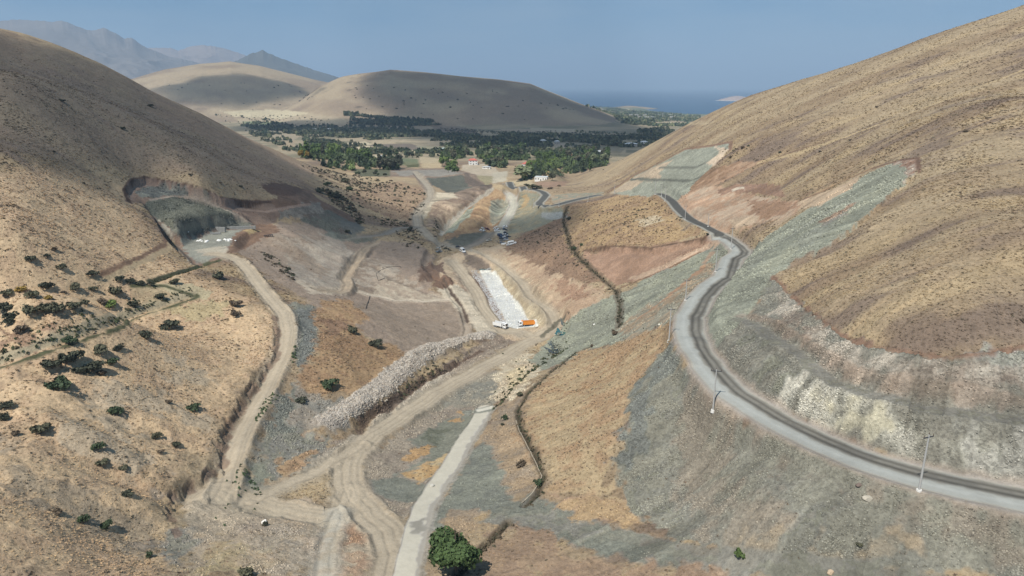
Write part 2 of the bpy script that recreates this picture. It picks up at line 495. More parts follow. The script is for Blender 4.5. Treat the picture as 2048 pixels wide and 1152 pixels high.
# paved road on the right hillside and down round the far bend
ROAD = "2300,1085 2048,1000 1950,980 1838,955 1740,925 1640,885 1540,835 1470,790 1425,745 1395,705 1378,665 1380,632 1402,597 1432,562 1462,530 1478,512 1482,498 1470,486 1452,474 1437,468"
ROAD_P = carve_road(ROAD, 9.5, 4.0, sm=7)
ROAD2 = "1436,467 1415,455 1385,441 1362,425 1349,410 1338,398 1328,391 1318,389"
ROAD2_P = carve_road(ROAD2, 8.0, 4.0, sm=3, step=8)
ROAD3 = "1196,391 1150,401 1120,409 1095,413 1079,412 1078,407 1086,399 1092,391 1086,385 1070,380 1045,378 1025,374 1012,368"
ROAD3_P = carve_road(ROAD3, 9.0, 3.0, sm=3, step=5, dz=.5)
# dirt tracks of the valley
TRACKS = {
 'main': ("780,1152 790,1110 775,1060 740,1030 710,1000 694,965 694,930 712,900 745,870 800,835 860,795 910,765 960,738 1010,712 1050,690 1085,672", 8.5),
 'left': ("440,995 452,975 460,930 478,880 505,830 530,780 555,730 572,690 576,660 570,630 545,600 520,572 500,545 478,520 450,512 425,505", 6.5),
 'lowleft': ("696,985 684,1020 650,1034 600,1026 560,1018 500,1005 440,985 400,985", 7.0),
 'pale': ("676,1030 662,1060 652,1100 646,1150", 4.5),
 'benchtrack': ("905,600 850,602 790,600 745,592 700,580", 3.0),
 'floorloop': ("925,625 935,660 925,690 880,705 850,722", 3.2),
 'mid': ("500,1003 560,975 620,950 680,915 720,893", 5.0),
 'chanright': ("930,498 970,510 1000,530 1040,570 1075,605 1108,640 1100,662 1060,672", 6.0),
 'chanleft': ("905,520 935,560 960,600 985,640 1010,662 1050,668", 8.0),
 'far': ("930,498 895,492 870,480 850,468 836,455 832,430 845,412 862,395 860,378 848,362 838,350 830,345", 7.0),
 'quarryroad': ("836,455 800,458 770,466 735,474 690,476", 7.0),
 'notch': ("1000,470 1005,452 1018,430 1027,410 1026,395 1015,385", 7.0),
 'link': ("930,498 950,490 970,478 985,462 1000,455", 6.0),
 'midtrack': ("752,485 725,505 705,530 690,555 697,575 690,585 640,580", 5.0),
}
TRK = {}
for k_, (s_, w_) in TRACKS.items():
    TRK[k_] = (carve_road(s_, w_, 3.0, sm=7, step=10), w_)
def ruts(P, w):
    I = subset(P, w / 2 + 2.5)
    d, sd, arc = dist_line(P, GXf[I], GYf[I]); s = d * sd + NZ1[I] * .5
    for o in (-1.3, 1.3): Zf[I] -= .16 * np.exp(-((s - o) / .45) ** 2)
    e = w / 2 + .9
    Zf[I] += (.55 + NZ1[I] * .8) * np.exp(-((np.abs(s) - e) / .7) ** 2) * smooth(-.3, .2, fbm(arc / 9, arc * 0 + w, 3, 5))
for k_, (P_, w_) in TRK.items(): ruts(P_, w_)
CONC = "806,1175 818,1120 832,1060 850,1010 870,980 905,925 935,875 970,822"
CONC_P = carve_road(CONC, 6.5, 2.0, dz=0.1, sm=7)
# bench across the right-hand cut
BENCH = "1480,640 1530,662 1580,697 1625,735 1680,768 1760,795 1850,815 1950,828 2060,840"
BENCH_P = carve_road(BENCH, 4.5, 2.0, sm=7)
# upper edges of cuts, scarps
scarp("2080,684 1990,702 1900,712 1830,706 1740,690 1680,668 1620,620 1575,585 1545,553", 2.0, 9, side=1)
scarp("1545,553 1590,520 1650,492 1700,458 1750,415 1800,370 1838,340", 1.5, 10, side=1)
scarp("345,1065 328,1020 332,985 350,965 400,945 440,925 436,890 448,850 480,800 520,750 548,710 552,660 545,635", 1.3, 7, noise=4.0, side=1)
scarp("540,410 495,404 450,401 400,384 345,367 290,356 262,362 252,380 262,402", 3.4, 12, edge=.6, noise=.5, side=-1)
scarp("278,398 300,424 320,452 352,492 388,529", 3.5, 14, edge=.5, noise=.3, side=-1)
# left-hand quarry: flat floor, benched faces
QF = level_poly("385,527 350,490 335,462 365,470 425,462 490,452 505,462 480,480 452,505 440,515", z=-88.8, soft=6)
scarp("508,452 470,446 420,452 380,458 345,466", -5.0, 16, edge=3, side=1, noise=.7)
# spillway channel with sloping sides
CH = world_line("962,540 1000,600 1040,655", step=8)
I = subset(CH, 22)
d_, sd_, arc_ = dist_line(CH, GXf[I], GYf[I])
Lc = np.hypot(np.diff(CH[:, 0]), np.diff(CH[:, 1])).sum()
endw = smooth(0, 8, arc_) * (1 - smooth(Lc - 5, Lc, arc_))
zb = np.interp(arc_, [0, Lc], [-131.5, -131.0])
Zf[I] = np.where(d_ < 14, np.minimum(Zf[I], (zb + np.clip(d_ - 8, 0, 99) * 0.9)) * endw + Zf[I] * (1 - endw), Zf[I])
# rubble heap
HEAP = carve_line("655,850 700,822 760,785 800,745 860,705 920,685 975,672", 2.0, 7.0, noise=1.6)
HEAP_ = world_line("640,858 690,835 730,800 770,790 800,760 835,735 860,700 905,700 930,678 960,684")
carve_line(None, .9, 4.5, noise=2.4, P=HEAP_)
# gully below the heap
carve_line("718,862 735,830 775,815 800,795 850,760 900,735 950,700", -1.8, 2.6, noise=2.0)
# notches either side of the mound, berm of the spillway, hollows in the spoil
carve_line("985,380 960,398 935,415 910,437 890,455", -5.0, 13, noise=1)
carve_line("975,458 984,442 996,425 1008,408 1015,395", -4.0, 9, noise=1)
carve_line("985,392 965,412 945,430 938,450", 3.5, 14, noise=1)
carve_line("950,505 990,535 1030,580 1075,628 1095,655", 1.4, 4, noise=.6)
carve_line("925,425 895,412 880,398", 1.5, 8, noise=1)
carve_line("700,470 640,450 600,440 560,440", -2.0, 9, noise=2)
carve_line("835,560 865,545 890,560", 3.0, 6, noise=2)
carve_line("740,500 700,530 688,560", -1.5, 5, noise=2)
carve_line("760,540 800,560 850,580 900,595", -1.8, 6, noise=2)
carve_line("860,500 850,525 862,545 880,555", -3.0, 4, noise=1.5)
carve_line("560,455 640,500 690,520", 1.6, 8, noise=2)
carve_line("1180,505 1240,540 1290,530", -2.0, 10, noise=2)
carve_line("1380,690 1340,760 1290,850", 1.2, 8, noise=2)
# irrigation ditch on the right and lower piece
DITCH = carve_line("1134,412 1126,440 1134,465 1140,490 1160,515 1195,548 1232,578 1240,610 1238,652", -1.0, 2.0, noise=1.0)
DITCH2 = carve_line("1190,690 1150,705 1100,745 1055,785 1035,820 1040,855 1065,900 1088,950 1075,985 1048,1010", -.9, 1.3, noise=0.6)
DITCH3 = carve_line("1016,1042 985,1075 950,1110 915,1150 890,1180", -1.2, 1.4, noise=0.6)
CANAL = carve_line("-60,755 0,725 100,690 200,655 290,622 385,590", -0.9, 2.2, noise=.3)
CANAL2 = carve_line("300,566 350,548 390,536 440,522", -0.7, 1.6, noise=.3)
carve_line("985,382 960,398 935,415 910,437 888,455 880,480 872,520 868,535", -2.5, 5.0, noise=2)
carve_line("888,560 905,590 925,615 935,645", -1.8, 3.0, noise=1)
# knoll edges by the red cut
scarp("1445,462 1400,478 1340,497 1260,497 1190,495 1165,503", 2.2, 10, side=-1)
carve_line("905,440 925,425 945,412 965,398", 2.0, 8, noise=2)
# rills of the left foreground
for s_, h_, w_ in [("0,880 60,860 140,900 220,950 330,990", -1.6, 6), ("180,800 260,850 340,880 430,930", -1.4, 5), ("60,740 160,780 300,800 420,870", -1.2, 5),
                   ("0,1000 120,1010 240,1060 330,1080", -1.8, 8), ("70,830 200,880 300,960", 1.4, 6), ("230,780 350,830 430,880", 1.3, 5), ("0,940 140,960 260,1010", 1.5, 7),
                   ("0,640 40,660 75,650 90,620", -1.2, 3)]:
    carve_line(s_, h_, w_, noise=2)
print('relief', round(time.time() - T0, 1))

# ------------------------------------------------------------------ ground colours (what the ground is made of)
KA = 0.58      # photo tone -> albedo
def C(r, g, b):
    v = lin((r, g, b), KA); l = v @ np.array([.25, .6, .15])
    return (v * 0.76 + l * 0.24).astype(np.float32)

GRASS = C(194, 171, 132); GRASS2 = C(158, 130, 98); GOLD = C(202, 176, 128); BROWN = C(150, 118, 90); PURPLE = C(142, 122, 108)
STONE = C(160, 168, 152); TEAL = C(134, 152, 142); DTEAL = C(98, 116, 112); GRAVEL = C(150, 148, 134); GRAVEL2 = C(128, 130, 120)
TRACK = C(198, 184, 158); TRACKD = C(172, 156, 130); CONCC = C(212, 207, 196); PINK = C(214, 182, 150); RED = C(160, 112, 84); ORANGE = C(196, 150, 100)
PALE = C(214, 200, 172); RUBBLE = C(196, 186, 172); WHITE = C(228, 226, 220); SOIL = C(170, 140, 114); SOILD = C(128, 104, 86); ASPH = C(98, 98, 97); ASPHL = C(168, 172, 174)
FIELD = C(200, 178, 138); FIELD2 = C(222, 204, 160); GREEN = C(120, 128, 78); DGREEN = C(84, 96, 68)

RGB = np.empty((NR * NC, 3), np.float32)
GR = np.ones(NR * NC, np.float32)        # how much tussock grass
RK = np.zeros(NR * NC, np.float32)       # how stony
SM = np.zeros(NR * NC, np.float32)       # how smooth (paved or rolled)
# dry hillsides: tan grass with brown and purplish heather patches drawn out downslope
st = fbm(GX / 90, GY / 16, 4, 101).ravel()
st2 = fbm(GX / 28, GY / 9, 4, 111).ravel()
a_ = (smooth(-0.5, 0.6, st + NZ3 * .6) * .75)[:, None]
RGB[:] = GRASS * (1 - a_) + GRASS2 * a_
b_ = smooth(0.12, 0.5, st2 + NZ3 * 0.5)[:, None] * 0.75
RGB[:] = RGB * (1 - b_) + PURPLE * b_
c_ = smooth(0.1, 0.45, -st2 + NZ2 * 0.6)[:, None] * 0.55
RGB[:] = RGB * (1 - c_) + GOLD * c_

def paint(pts, col, op=1.0, soft=1.0, amp=2.0, amp2=0.0, grass=None, rock=None, mottle=None, skip=0.0, step=14, P=None, mscale=1.0):
    if P is None: P = world_line(pts, closed=True, skip=skip, step=step)
    soft = soft * .55
    m = soft + amp * 1.2 + amp2
    I = subset(P, m)
    x, y = GXf[I], GYf[I]
    if len(I) == 0: return P
    d, sd, arc = dist_line(np.vstack([P, P[:1]]), x, y)
    s = np.where(inside_poly(P, x, y), d, -d) + NZ1[I] * amp * 1.6 + NZ2[I] * amp2 * 1.6
    w = smooth(-soft, soft, s) * op
    _apply(I, w, col, grass, rock, mottle, mscale)
    return P
def _apply(I, w, col, grass, rock, mottle, mscale=1.0):
    if mottle is not None:
        q = smooth(-0.3, 0.3, (NZ2[I] * 0.7 + NZ1[I] * 0.8) * mscale)[:, None]
        col = col * (1 - q) + mottle * q
    w = w[:, None]
    RGB[I] = RGB[I] * (1 - w) + col * w
    w = w[:, 0]
    if grass is not None: GR[I] = GR[I] * (1 - w) + grass * w
    if rock is not None: RK[I] = RK[I] * (1 - w) + rock * w
def stroke(pts, width, col, op=1.0, soft=0.6, amp=0.8, grass=0.0, rock=0.0, mottle=None, P=None, skip=0.0, off=0.0, step=10):
    if P is None: P = world_line(pts, step=step, skip=skip)
    I = subset(P, width / 2 + soft + amp + abs(off))
    if len(I) == 0: return P
    d, sd, arc = dist_line(P, GXf[I], GYf[I])
    if off: d = np.abs(d * sd - off)
    s = width / 2 - d + NZ1[I] * amp
    w = smooth(-soft, soft, s) * op
    _apply(I, w, col, grass, rock, mottle)
    return P

def rills(P, dmin, dmax, wl, h, c, grmax=.7, along=26.0):
    """runnels down the flanks of a cut or bank: they run square to the line P"""
    I = subset(P, dmax)
    d, sd, arc = dist_line(P, GXf[I], GYf[I])
    k = (d > dmin) & (d < dmax); I = I[k]; d = d[k]; arc = arc[k]; sd = sd[k]
    n = fbm(arc / wl, d / along * sd + 5, 3, 201) 
    f = smooth(dmin, dmin + 3, d) * (1 - smooth(dmax * .7, dmax, d))
    if h: Zf[I] += (h * n * f).astype(np.float32)
    if c: 
        q = f * np.clip((grmax - GR[I]) / grmax, 0, 1)
        RGB[I] *= (1 + c * n * q)[:, None].astype(np.float32)
NOTCH_P = world_line("988,378 960,398 935,415 910,437 888,458")
NOTCH2_P = world_line("975,460 984,442 996,425 1010,405")
for P_, a_, b_, w_, h_ in ((ROAD_P, 5.5, 75, 2.6, .8), (ROAD_P, 6, 60, 9, 1.2), (NOTCH_P, 3, 60, 3.2, .9), (NOTCH2_P, 2, 30, 2.6, .8), (CH, 8, 30, 2.4, .4), (ROAD2_P, 5, 60, 5, 1.0)):
    rills(P_, a_, b_, w_, h_, 0)
# --- far country
far = (Rf > 1150)
hb_f = (hb.ravel() > 6) | (ha.ravel() > 6)
k = far & ~hb_f
RGB[k] = FIELD * 0.9
gq = smooth(-0.2, 0.3, fbm(GX / 110, GY / 60, 3, 131).ravel())[:, None]
RGB[k] = (RGB * (1 - gq) + C(150, 140, 108) * gq)[k]
GR[far] = 0.0
k = far & hb_f
hq = smooth(-0.35, 0.35, fbm(GX / 150, GY / 150, 4, 141).ravel())[:, None]
RGB[k] = (C(196, 172, 134) * (1 - hq) + C(170, 146, 118) * hq)[k]
# coastal plain
k = (Rf > 4400) & (GXf > 300) & (hb.ravel() < 4)
cq = smooth(-0.1, 0.3, fbm(GX / 260, GY / 130, 3, 151).ravel())[:, None]
RGB[k] = (C(112, 126, 92) * (1 - cq) + C(176, 166, 128) * cq)[k]
k = (np.hypot(GXf - hx, (GYf - hy)) < 230)
RGB[k] = C(178, 156, 120)
paint("1235,217 1262,218 1270,222 1240,222", FIELD2, amp=8, soft=8, step=6)
paint("1325,243 1420,243 1420,250 1330,249", FIELD, amp=4, soft=4, step=6)
# fields of the valley
for s_, c_ in [("470,238 620,226 700,240 690,248 560,246 480,246", C(200, 178, 140)), ("440,222 560,219 620,226 560,238 470,233", FIELD2), ("480,243 570,244 540,250 500,249", C(150, 160, 112)),
               ("780,246 860,247 870,262 800,262 690,262 740,253", C(176, 156, 126)), ("860,250 930,254 960,268 880,266", C(150, 130, 108)),
               ("700,265 820,262 830,270 700,272", FIELD), ("880,275 970,276 975,284 885,288 850,290", FIELD), ("805,278 870,277 900,286 800,284", FIELD), ("745,281 792,281 790,287 740,288", FIELD),
               ("640,290 730,283 760,296 700,300", FIELD2), ("730,290 820,287 860,300 780,300 ", C(142, 126, 108)), ("740,299 830,300 840,305 760,306", FIELD2), ("830,292 900,293 895,300 850,302", C(178, 168, 130)),
               ("700,309 755,311 755,321 715,320", FIELD2), ("790,315 835,318 838,331 792,330", C(132, 140, 98)), ("812,330 838,328 838,334 815,335", C(84, 112, 74)), ("838,312 880,318 885,335 845,338", C(206, 184, 140)),
               ("860,300 900,300 905,315 870,312", C(196, 180, 140)), ("1000,257 1060,258 1070,265 1005,265", C(190, 168, 136)), ("1060,256 1150,258 1148,264 1062,263", C(200, 180, 146)),
               ("1105,285 1142,287 1142,296 1108,296", C(190, 170, 140)), ("1166,287 1194,288 1192,294 1168,294", C(186, 168, 136)), ("1220,274 1255,275 1252,283 1222,282", C(190, 172, 138)),
               ("1240,296 1252,296 1252,306 1238,306", FIELD), ("1175,295 1250,297 1240,308 1190,306", C(168, 152, 118)), ("1060,332 1135,328 1130,336 1075,345", C(206, 180, 128)),
               ("1072,345 1136,337 1136,345 1075,352", C(204, 166, 104)), ("925,330 980,326 1000,345 990,358 920,352", C(204, 188, 160)), ("930,350 985,352 1000,362 970,370 925,362", C(176, 166, 126)),
               ("985,345 1016,342 1012,362 985,368", C(206, 196, 170)), ("1072,364 1140,362 1130,372 1072,378", C(180, 146, 118)), ("1020,362 1060,356 1070,368 1030,372", C(210, 192, 150)),
               ("700,338 790,338 785,352 720,353", C(112, 116, 88)), ("700,250 760,248 740,252 700,254", C(160, 150, 120)), ("600,262 640,258 660,262 620,268", FIELD), ("550,283 590,280 590,300 560,300", C(190, 166, 128))]:
    paint(s_, c_, soft=2.5, amp=2.0, grass=0, step=8)
paint("490,262 560,268 600,273 580,283 545,282", C(182, 164, 130), soft=3, grass=0, skip=900)

# --- left hill and slopes beside it
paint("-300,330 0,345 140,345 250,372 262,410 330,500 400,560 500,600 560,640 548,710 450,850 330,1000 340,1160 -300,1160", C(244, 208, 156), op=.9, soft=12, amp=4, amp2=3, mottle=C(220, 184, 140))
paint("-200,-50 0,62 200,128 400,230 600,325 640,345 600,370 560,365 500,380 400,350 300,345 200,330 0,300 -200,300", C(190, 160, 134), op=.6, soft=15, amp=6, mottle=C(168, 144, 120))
paint("690,390 760,372 800,362 850,380 858,400 838,425 825,445 780,435 730,415", C(196, 166, 128), soft=4, amp=5, mottle=C(168, 138, 108))
paint("520,368 560,366 620,380 640,400 700,430 720,450 640,448 600,430 560,400", SOILD, soft=2, amp=3, grass=.1, mottle=C(146, 116, 96))
paint("545,366 570,368 610,378 590,392 540,388 524,376", C(120, 92, 78), amp=2, grass=0)
# spoil slopes below the left quarry
paint("500,455 560,445 640,450 700,470 760,480 830,485 870,510 880,545 860,580 900,600 930,640 960,670 900,695 830,720 760,700 700,650 640,620 590,590 540,560 500,520 470,500", C(182, 160, 138), soft=3, amp=3, amp2=3, grass=.1, mottle=C(168, 148, 128))
paint("560,470 640,470 690,500 760,520 830,560 850,600 780,600 690,585 620,560 570,520", C(166, 146, 124), soft=4, amp=4, amp2=6, grass=.1, mottle=C(186, 172, 152))
paint("600,505 625,480 665,478 715,510 705,545 690,575 640,580 588,560 575,545 610,530", C(196, 184, 164), soft=5, amp=4, amp2=6, grass=0, mottle=C(178, 164, 146))
paint("585,556 640,578 700,572 690,590 620,588", C(222, 204, 176), soft=2, amp=2, grass=0)
paint("755,560 790,562 840,585 900,592 905,602 840,602 780,600 740,590", C(216, 200, 172), soft=2, amp=3, amp2=3, grass=0, mottle=C(190, 170, 146))
paint("520,475 560,470 600,500 660,540 640,555 590,520 540,490", C(166, 144, 120), op=.6, soft=3, amp=3, grass=.1)
paint("700,610 760,605 900,605 925,620 930,660 880,700 840,715 790,690 760,650", C(180, 160, 138), soft=3, amp=3, grass=.03, mottle=C(168, 148, 126))
paint("660,455 700,470 760,478 735,486 690,484 650,470", C(132, 138, 130), soft=2, grass=0, rock=.4)
paint("620,425 660,420 720,455 690,470 640,458 600,440", C(122, 112, 102), soft=2, amp=2, grass=0, rock=.8, mottle=C(112, 118, 112))
paint("680,440 720,445 730,462 700,468 680,455", C(104, 120, 120), soft=4, amp=3, grass=0)
paint("600,408 640,405 650,425 610,432 560,440 540,425", C(128, 122, 112), grass=0, rock=.9, amp=3, mottle=C(150, 144, 132))
paint("480,405 520,412 560,420 610,410 560,398 520,400", C(146, 106, 84), grass=0, amp=2)
# left quarry
paint("252,402 250,378 262,360 292,355 345,366 400,382 450,400 500,402 545,408 560,425 545,448 505,452 440,520 385,530 350,492 325,470 292,412", C(158, 132, 112), soft=1, amp=1.5, grass=0, rock=.3, mottle=C(142, 116, 98))
stroke("258,404 250,382 262,362 292,356 345,367 400,384 450,401 500,404 540,404", 2.6, C(108, 82, 68), amp=.4, soft=.3)
stroke("262,398 262,382 285,368 340,376 400,394 450,412 490,428", 3.0, C(176, 148, 128), amp=1.0)
paint("272,385 290,372 340,372 385,392 340,392 285,396", C(150, 156, 150), amp=2, rock=1, mottle=C(110, 122, 122))
paint("285,412 300,400 345,392 400,396 455,420 505,448 500,455 450,452 420,455 345,462 330,452 305,432", C(120, 128, 118), soft=1, amp=2.0, grass=0, rock=1, mottle=C(104, 110, 100))
paint("345,462 345,448 385,440 440,430 505,448 500,456 470,455 420,462 370,478", C(112, 118, 114), soft=1, amp=1.5, grass=0, rock=1, mottle=C(92, 98, 94))
paint("318,440 335,450 350,480 362,498 385,528 345,490 322,462", C(206, 196, 174), soft=1, amp=1.5, grass=0, rock=.2)
paint("372,478 430,462 490,458 470,480 450,505 435,515 390,525 360,490", C(170, 172, 164), soft=1.2, amp=2, grass=0, rock=.15, mottle=C(150, 152, 146))
paint("395,500 440,492 460,500 440,512 400,512", C(206, 196, 172), soft=3, amp=3, grass=0)
paint("470,468 500,452 545,448 560,460 520,480 470,508 455,505", C(170, 130, 102), soft=1, amp=2, grass=0, mottle=C(150, 110, 86))
paint("480,462 500,458 520,462 500,470", C(204, 176, 116), soft=1, amp=1.5)
stroke("300,400 345,392 400,397 455,421 500,445", 1.6, C(190, 172, 152), amp=.4)
stroke("345,462 400,447 440,440 500,450", 1.4, C(150, 150, 140), amp=.5)
stroke("388,529 352,492 322,458 290,412 280,405", 1.6, C(92, 84, 76), amp=.6)
stroke("440,405 480,418 530,424 580,414 620,408", 2.4, C(178, 150, 130), amp=.6)
# canal and its path, terraces of the left bench
paint("265,565 310,568 380,582 400,595 300,640 275,610", C(208, 184, 138), amp=3, grass=.3, mottle=C(196, 168, 126))
paint("310,570 360,566 420,578 415,600 385,592 330,580", C(206, 190, 146), amp=3, grass=.2)
paint("340,618 400,605 470,600 440,630 380,640", C(206, 184, 132), amp=3, grass=.4)
stroke(None, 3.0, C(196, 180, 142), P=CANAL, amp=.5, off=-1.8)
stroke(None, 1.6, C(92, 100, 66), P=CANAL, amp=1.2, off=1.8)
stroke("265,572 330,572 390,592", 1.8, C(90, 98, 64), amp=.8)
stroke("300,566 350,548 390,536 440,520", 2.6, C(88, 92, 64), amp=1.0)
stroke("200,560 290,520 345,492 ", 3.5, C(204, 178, 134), amp=1)
stroke("200,550 285,512 340,484", 2.0, C(150, 114, 88), amp=1)
# pale eroded strips, left foreground
PSTR = C(206, 188, 156)
for s_ in ["190,760 260,775 330,800 420,840 450,860 400,862 320,830 250,800", "110,790 190,800 260,850 310,880 260,880 180,850", "320,700 380,730 440,760 460,790 400,790 340,750", "130,830 210,870 270,900 330,930 260,920 180,890"]:
    paint(s_, PSTR, op=.7, soft=3, amp=5, amp2=6, grass=.5)
paint("0,900 120,960 240,1000 330,1030 320,1110 250,1080 120,1020 0,960", C(166, 156, 134), op=.6, soft=5, amp=6, amp2=8, grass=.5, rock=.2)
paint("0,660 60,650 90,660 60,700 0,690", C(176, 136, 108), op=.7, amp=4)

# --- valley ground between the tracks
paint("400,985 450,960 500,1000 690,1030 800,1080 800,1160 350,1160 320,1060 350,990 430,930", C(202, 182, 152), soft=3, amp=5, amp2=5, grass=.05, rock=.35, mottle=C(184, 164, 138))
paint("345,985 420,950 470,1000 560,1025 480,1050 430,1090 370,1060", C(210, 192, 162), soft=4, amp=4, grass=0, mottle=C(196, 178, 150))
paint("320,1060 370,1050 400,1090 350,1130 325,1110", C(152, 150, 140), soft=3, amp=3, grass=.1, rock=.5)
paint("430,1090 560,1050 640,1060 600,1100 520,1160 330,1160", C(204, 184, 136), soft=4, amp=6, amp2=6, grass=.5, mottle=C(190, 166, 126))
paint("640,1060 700,1050 760,1090 770,1160 600,1160", C(206, 188, 158), soft=4, amp=5, amp2=4, grass=.1, rock=.5, mottle=C(190, 146, 108))
paint("690,1110 770,1100 770,1150 700,1160", C(196, 150, 112), op=.7, soft=3, amp=5, grass=0, rock=.4, mottle=C(214, 190, 156))
paint("480,1040 620,1050 640,1100 560,1110 480,1090", C(176, 158, 140), op=.7, soft=3, amp=5, rock=.6, mottle=C(200, 184, 158))
paint("590,610 625,612 640,650 640,690 600,760 560,810 520,860 490,960 520,1000 640,930 680,900 640,850 700,790 620,800 600,740", C(158, 156, 144), soft=3, amp=4, amp2=3, grass=.1, rock=.4, mottle=C(142, 142, 132))
paint("597,615 625,615 637,650 635,690 600,740 585,690", C(136, 146, 144), soft=1.5, amp=2, grass=0, rock=.8, mottle=C(122, 132, 132))
paint("545,800 580,780 600,820 600,860 560,880 530,850", C(130, 136, 132), soft=2, amp=3, grass=0, rock=.8)
paint("490,920 530,930 560,960 540,985 500,990 480,960", C(142, 150, 138), soft=3, amp=3, grass=0, rock=.3, mottle=C(160, 160, 144))
for s_ in ["575,830 610,810 640,830 630,850 590,850", "545,930 600,905 640,900 590,960 550,975", "600,850 645,850 640,875 600,870", "640,600 700,600 740,640 700,650 650,640"]:
    paint(s_, C(206, 166, 110), op=.85, soft=2, amp=4, grass=.7, mottle=C(190, 150, 104))
paint("635,620 700,640 740,680 800,690 820,740 800,770 740,790 690,790 640,800 605,800 600,750 640,690", C(196, 160, 112), soft=2, amp=3, amp2=3, grass=1, mottle=C(178, 142, 102))
paint("640,640 690,640 700,660 660,672", C(166, 122, 96), op=.7, soft=2, amp=3)
paint("600,780 700,800 690,860 620,870 560,850", C(160, 156, 144), op=.8, soft=3, amp=4, grass=.2, rock=.4)
# between heap and main track, and between track and concrete road
paint("985,665 1050,680 1000,700 900,760 780,840 700,900 640,925 640,890 720,860 800,800 900,730", C(168, 152, 132), soft=2, amp=3, amp2=3, grass=.1, rock=.5, mottle=C(150, 132, 114))
stroke("640,925 720,875 800,812 850,775 900,745", 5.0, C(206, 194, 172), amp=1.6, rock=.9, op=.9)
paint("900,745 970,705 1010,690 960,720 880,770", C(190, 174, 150), op=.7, amp=2, rock=.6)
paint("735,1000 700,960 710,920 790,850 900,780 1000,735 1010,760 990,800 960,830 900,900 860,980 830,1040 800,1050", C(180, 166, 144), soft=2, amp=3, amp2=4, grass=.1, rock=.45, mottle=C(160, 146, 128))
paint("820,800 900,775 1000,740 1005,770 985,815 900,815 830,830", C(152, 150, 136), soft=2, amp=3, grass=0, rock=.5, mottle=C(164, 156, 136))
paint("740,960 800,948 830,960 860,985 830,1010 780,1000 745,985", C(138, 142, 134), soft=2, amp=2, grass=0, rock=.2)
paint("820,880 870,850 930,825 960,830 905,905 870,960 830,960 800,950 850,915", C(146, 148, 136), soft=2, amp=2, grass=0, rock=.2)
paint("800,955 850,930 900,905 870,950 830,962", C(222, 192, 134), soft=2, amp=3, grass=.3, mottle=C(206, 166, 104))
for s_ in ["808,920 840,890 862,888 850,910 820,922", "905,842 930,822 932,830 908,846"]:
    paint(s_, C(206, 164, 104), soft=1.5, amp=3, grass=.6)
paint("860,850 890,860 870,890 850,880", C(96, 106, 88), op=.6, soft=3, amp=4)
paint("690,1000 740,1030 790,1060 770,1070 700,1040", C(176, 158, 130), amp=3, rock=.3)
# right of the concrete road
paint("985,830 1000,800 1060,745 1050,800 1040,840 1060,900 1080,950 1070,990 1010,1000 950,1040 900,1080 860,1160 840,1160 850,1080 900,1000 960,880", C(170, 152, 128), soft=2, amp=3, amp2=3, grass=.3, rock=.35, mottle=C(184, 158, 122))
paint("965,880 985,900 1010,950 1020,1000 1060,1015 1000,1040 950,1020 900,1020 870,1060 850,1060 890,990 940,910", C(136, 142, 136), soft=2, amp=2.5, grass=0, rock=.3, mottle=C(146, 150, 140))
paint("1060,985 1100,1000 1150,1010 1250,1060 1400,1100 1560,1150 1400,1160 1200,1110 1050,1060 1000,1050 960,1040 1020,1010", C(140, 144, 136), soft=2.5, amp=3, grass=0, rock=.3, mottle=C(150, 148, 136))
paint("980,1080 1040,1060 1100,1080 1250,1120 1400,1160 900,1160 930,1120", C(186, 156, 122), soft=2.5, amp=4, amp2=3, grass=.5, mottle=C(170, 142, 114))
paint("1000,720 1060,700 1085,735 1060,770 1020,800 985,800", C(206, 186, 152), soft=2, amp=3, amp2=2, grass=0, rock=.7, mottle=C(218, 204, 172))
paint("1010,745 1050,730 1055,765 1020,775", C(226, 206, 160), soft=2, amp=2, rock=.6)

# --- spillway, its banks and the slope above
paint("915,505 1000,490 1100,540 1180,580 1230,600 1220,640 1130,640 1110,670 1060,690 985,665 930,620 880,560 870,520", C(218, 194, 156), soft=2, amp=3, amp2=3, grass=.08, rock=.3, mottle=C(206, 180, 146))
paint("1000,500 1100,520 1160,560 1220,590 1180,610 1130,640 1110,620 1060,560", C(216, 186, 148), soft=3, amp=4, grass=.1, rock=.2, mottle=C(196, 164, 130))
paint("1100,555 1140,560 1180,590 1150,600 1120,590", C(178, 136, 106), op=.7, soft=3, amp=4, grass=.2, rock=.5)
paint("990,528 1020,545 1070,600 1105,640 1090,655 1062,650 1042,628 1010,590 985,555", C(222, 204, 164), soft=1.2, amp=1.2, grass=0, mottle=C(192, 170, 130))
paint("925,520 950,530 965,560 990,610 1015,655 985,655 950,620 925,580 905,545", C(176, 150, 124), soft=1.5, amp=2, grass=0, rock=.2, mottle=C(196, 176, 148))
paint("950,545 965,560 1000,620 1015,650 1000,650 970,600 948,562", C(150, 116, 92), soft=1, amp=1.2, grass=0)
paint("870,575 900,562 930,580 990,640 1000,665 960,670 920,625", C(222, 208, 180), soft=2, amp=2, grass=0)
paint("835,540 860,525 885,525 890,545 870,565 840,562", C(138, 112, 94), soft=1, amp=2, grass=0)
paint("865,555 900,555 908,568 885,578 865,572", C(144, 112, 90), soft=1, amp=2, grass=0)
paint("930,505 960,515 985,535 975,545 950,540 930,525", C(140, 124, 108), soft=2, amp=2, grass=0)
paint("958,541 992,541 1010,575 1040,610 1058,640 1072,638 1076,652 1042,656 1015,656 1012,640 985,592", C(250, 252, 252), soft=.5, amp=.6, grass=0, rock=.3)
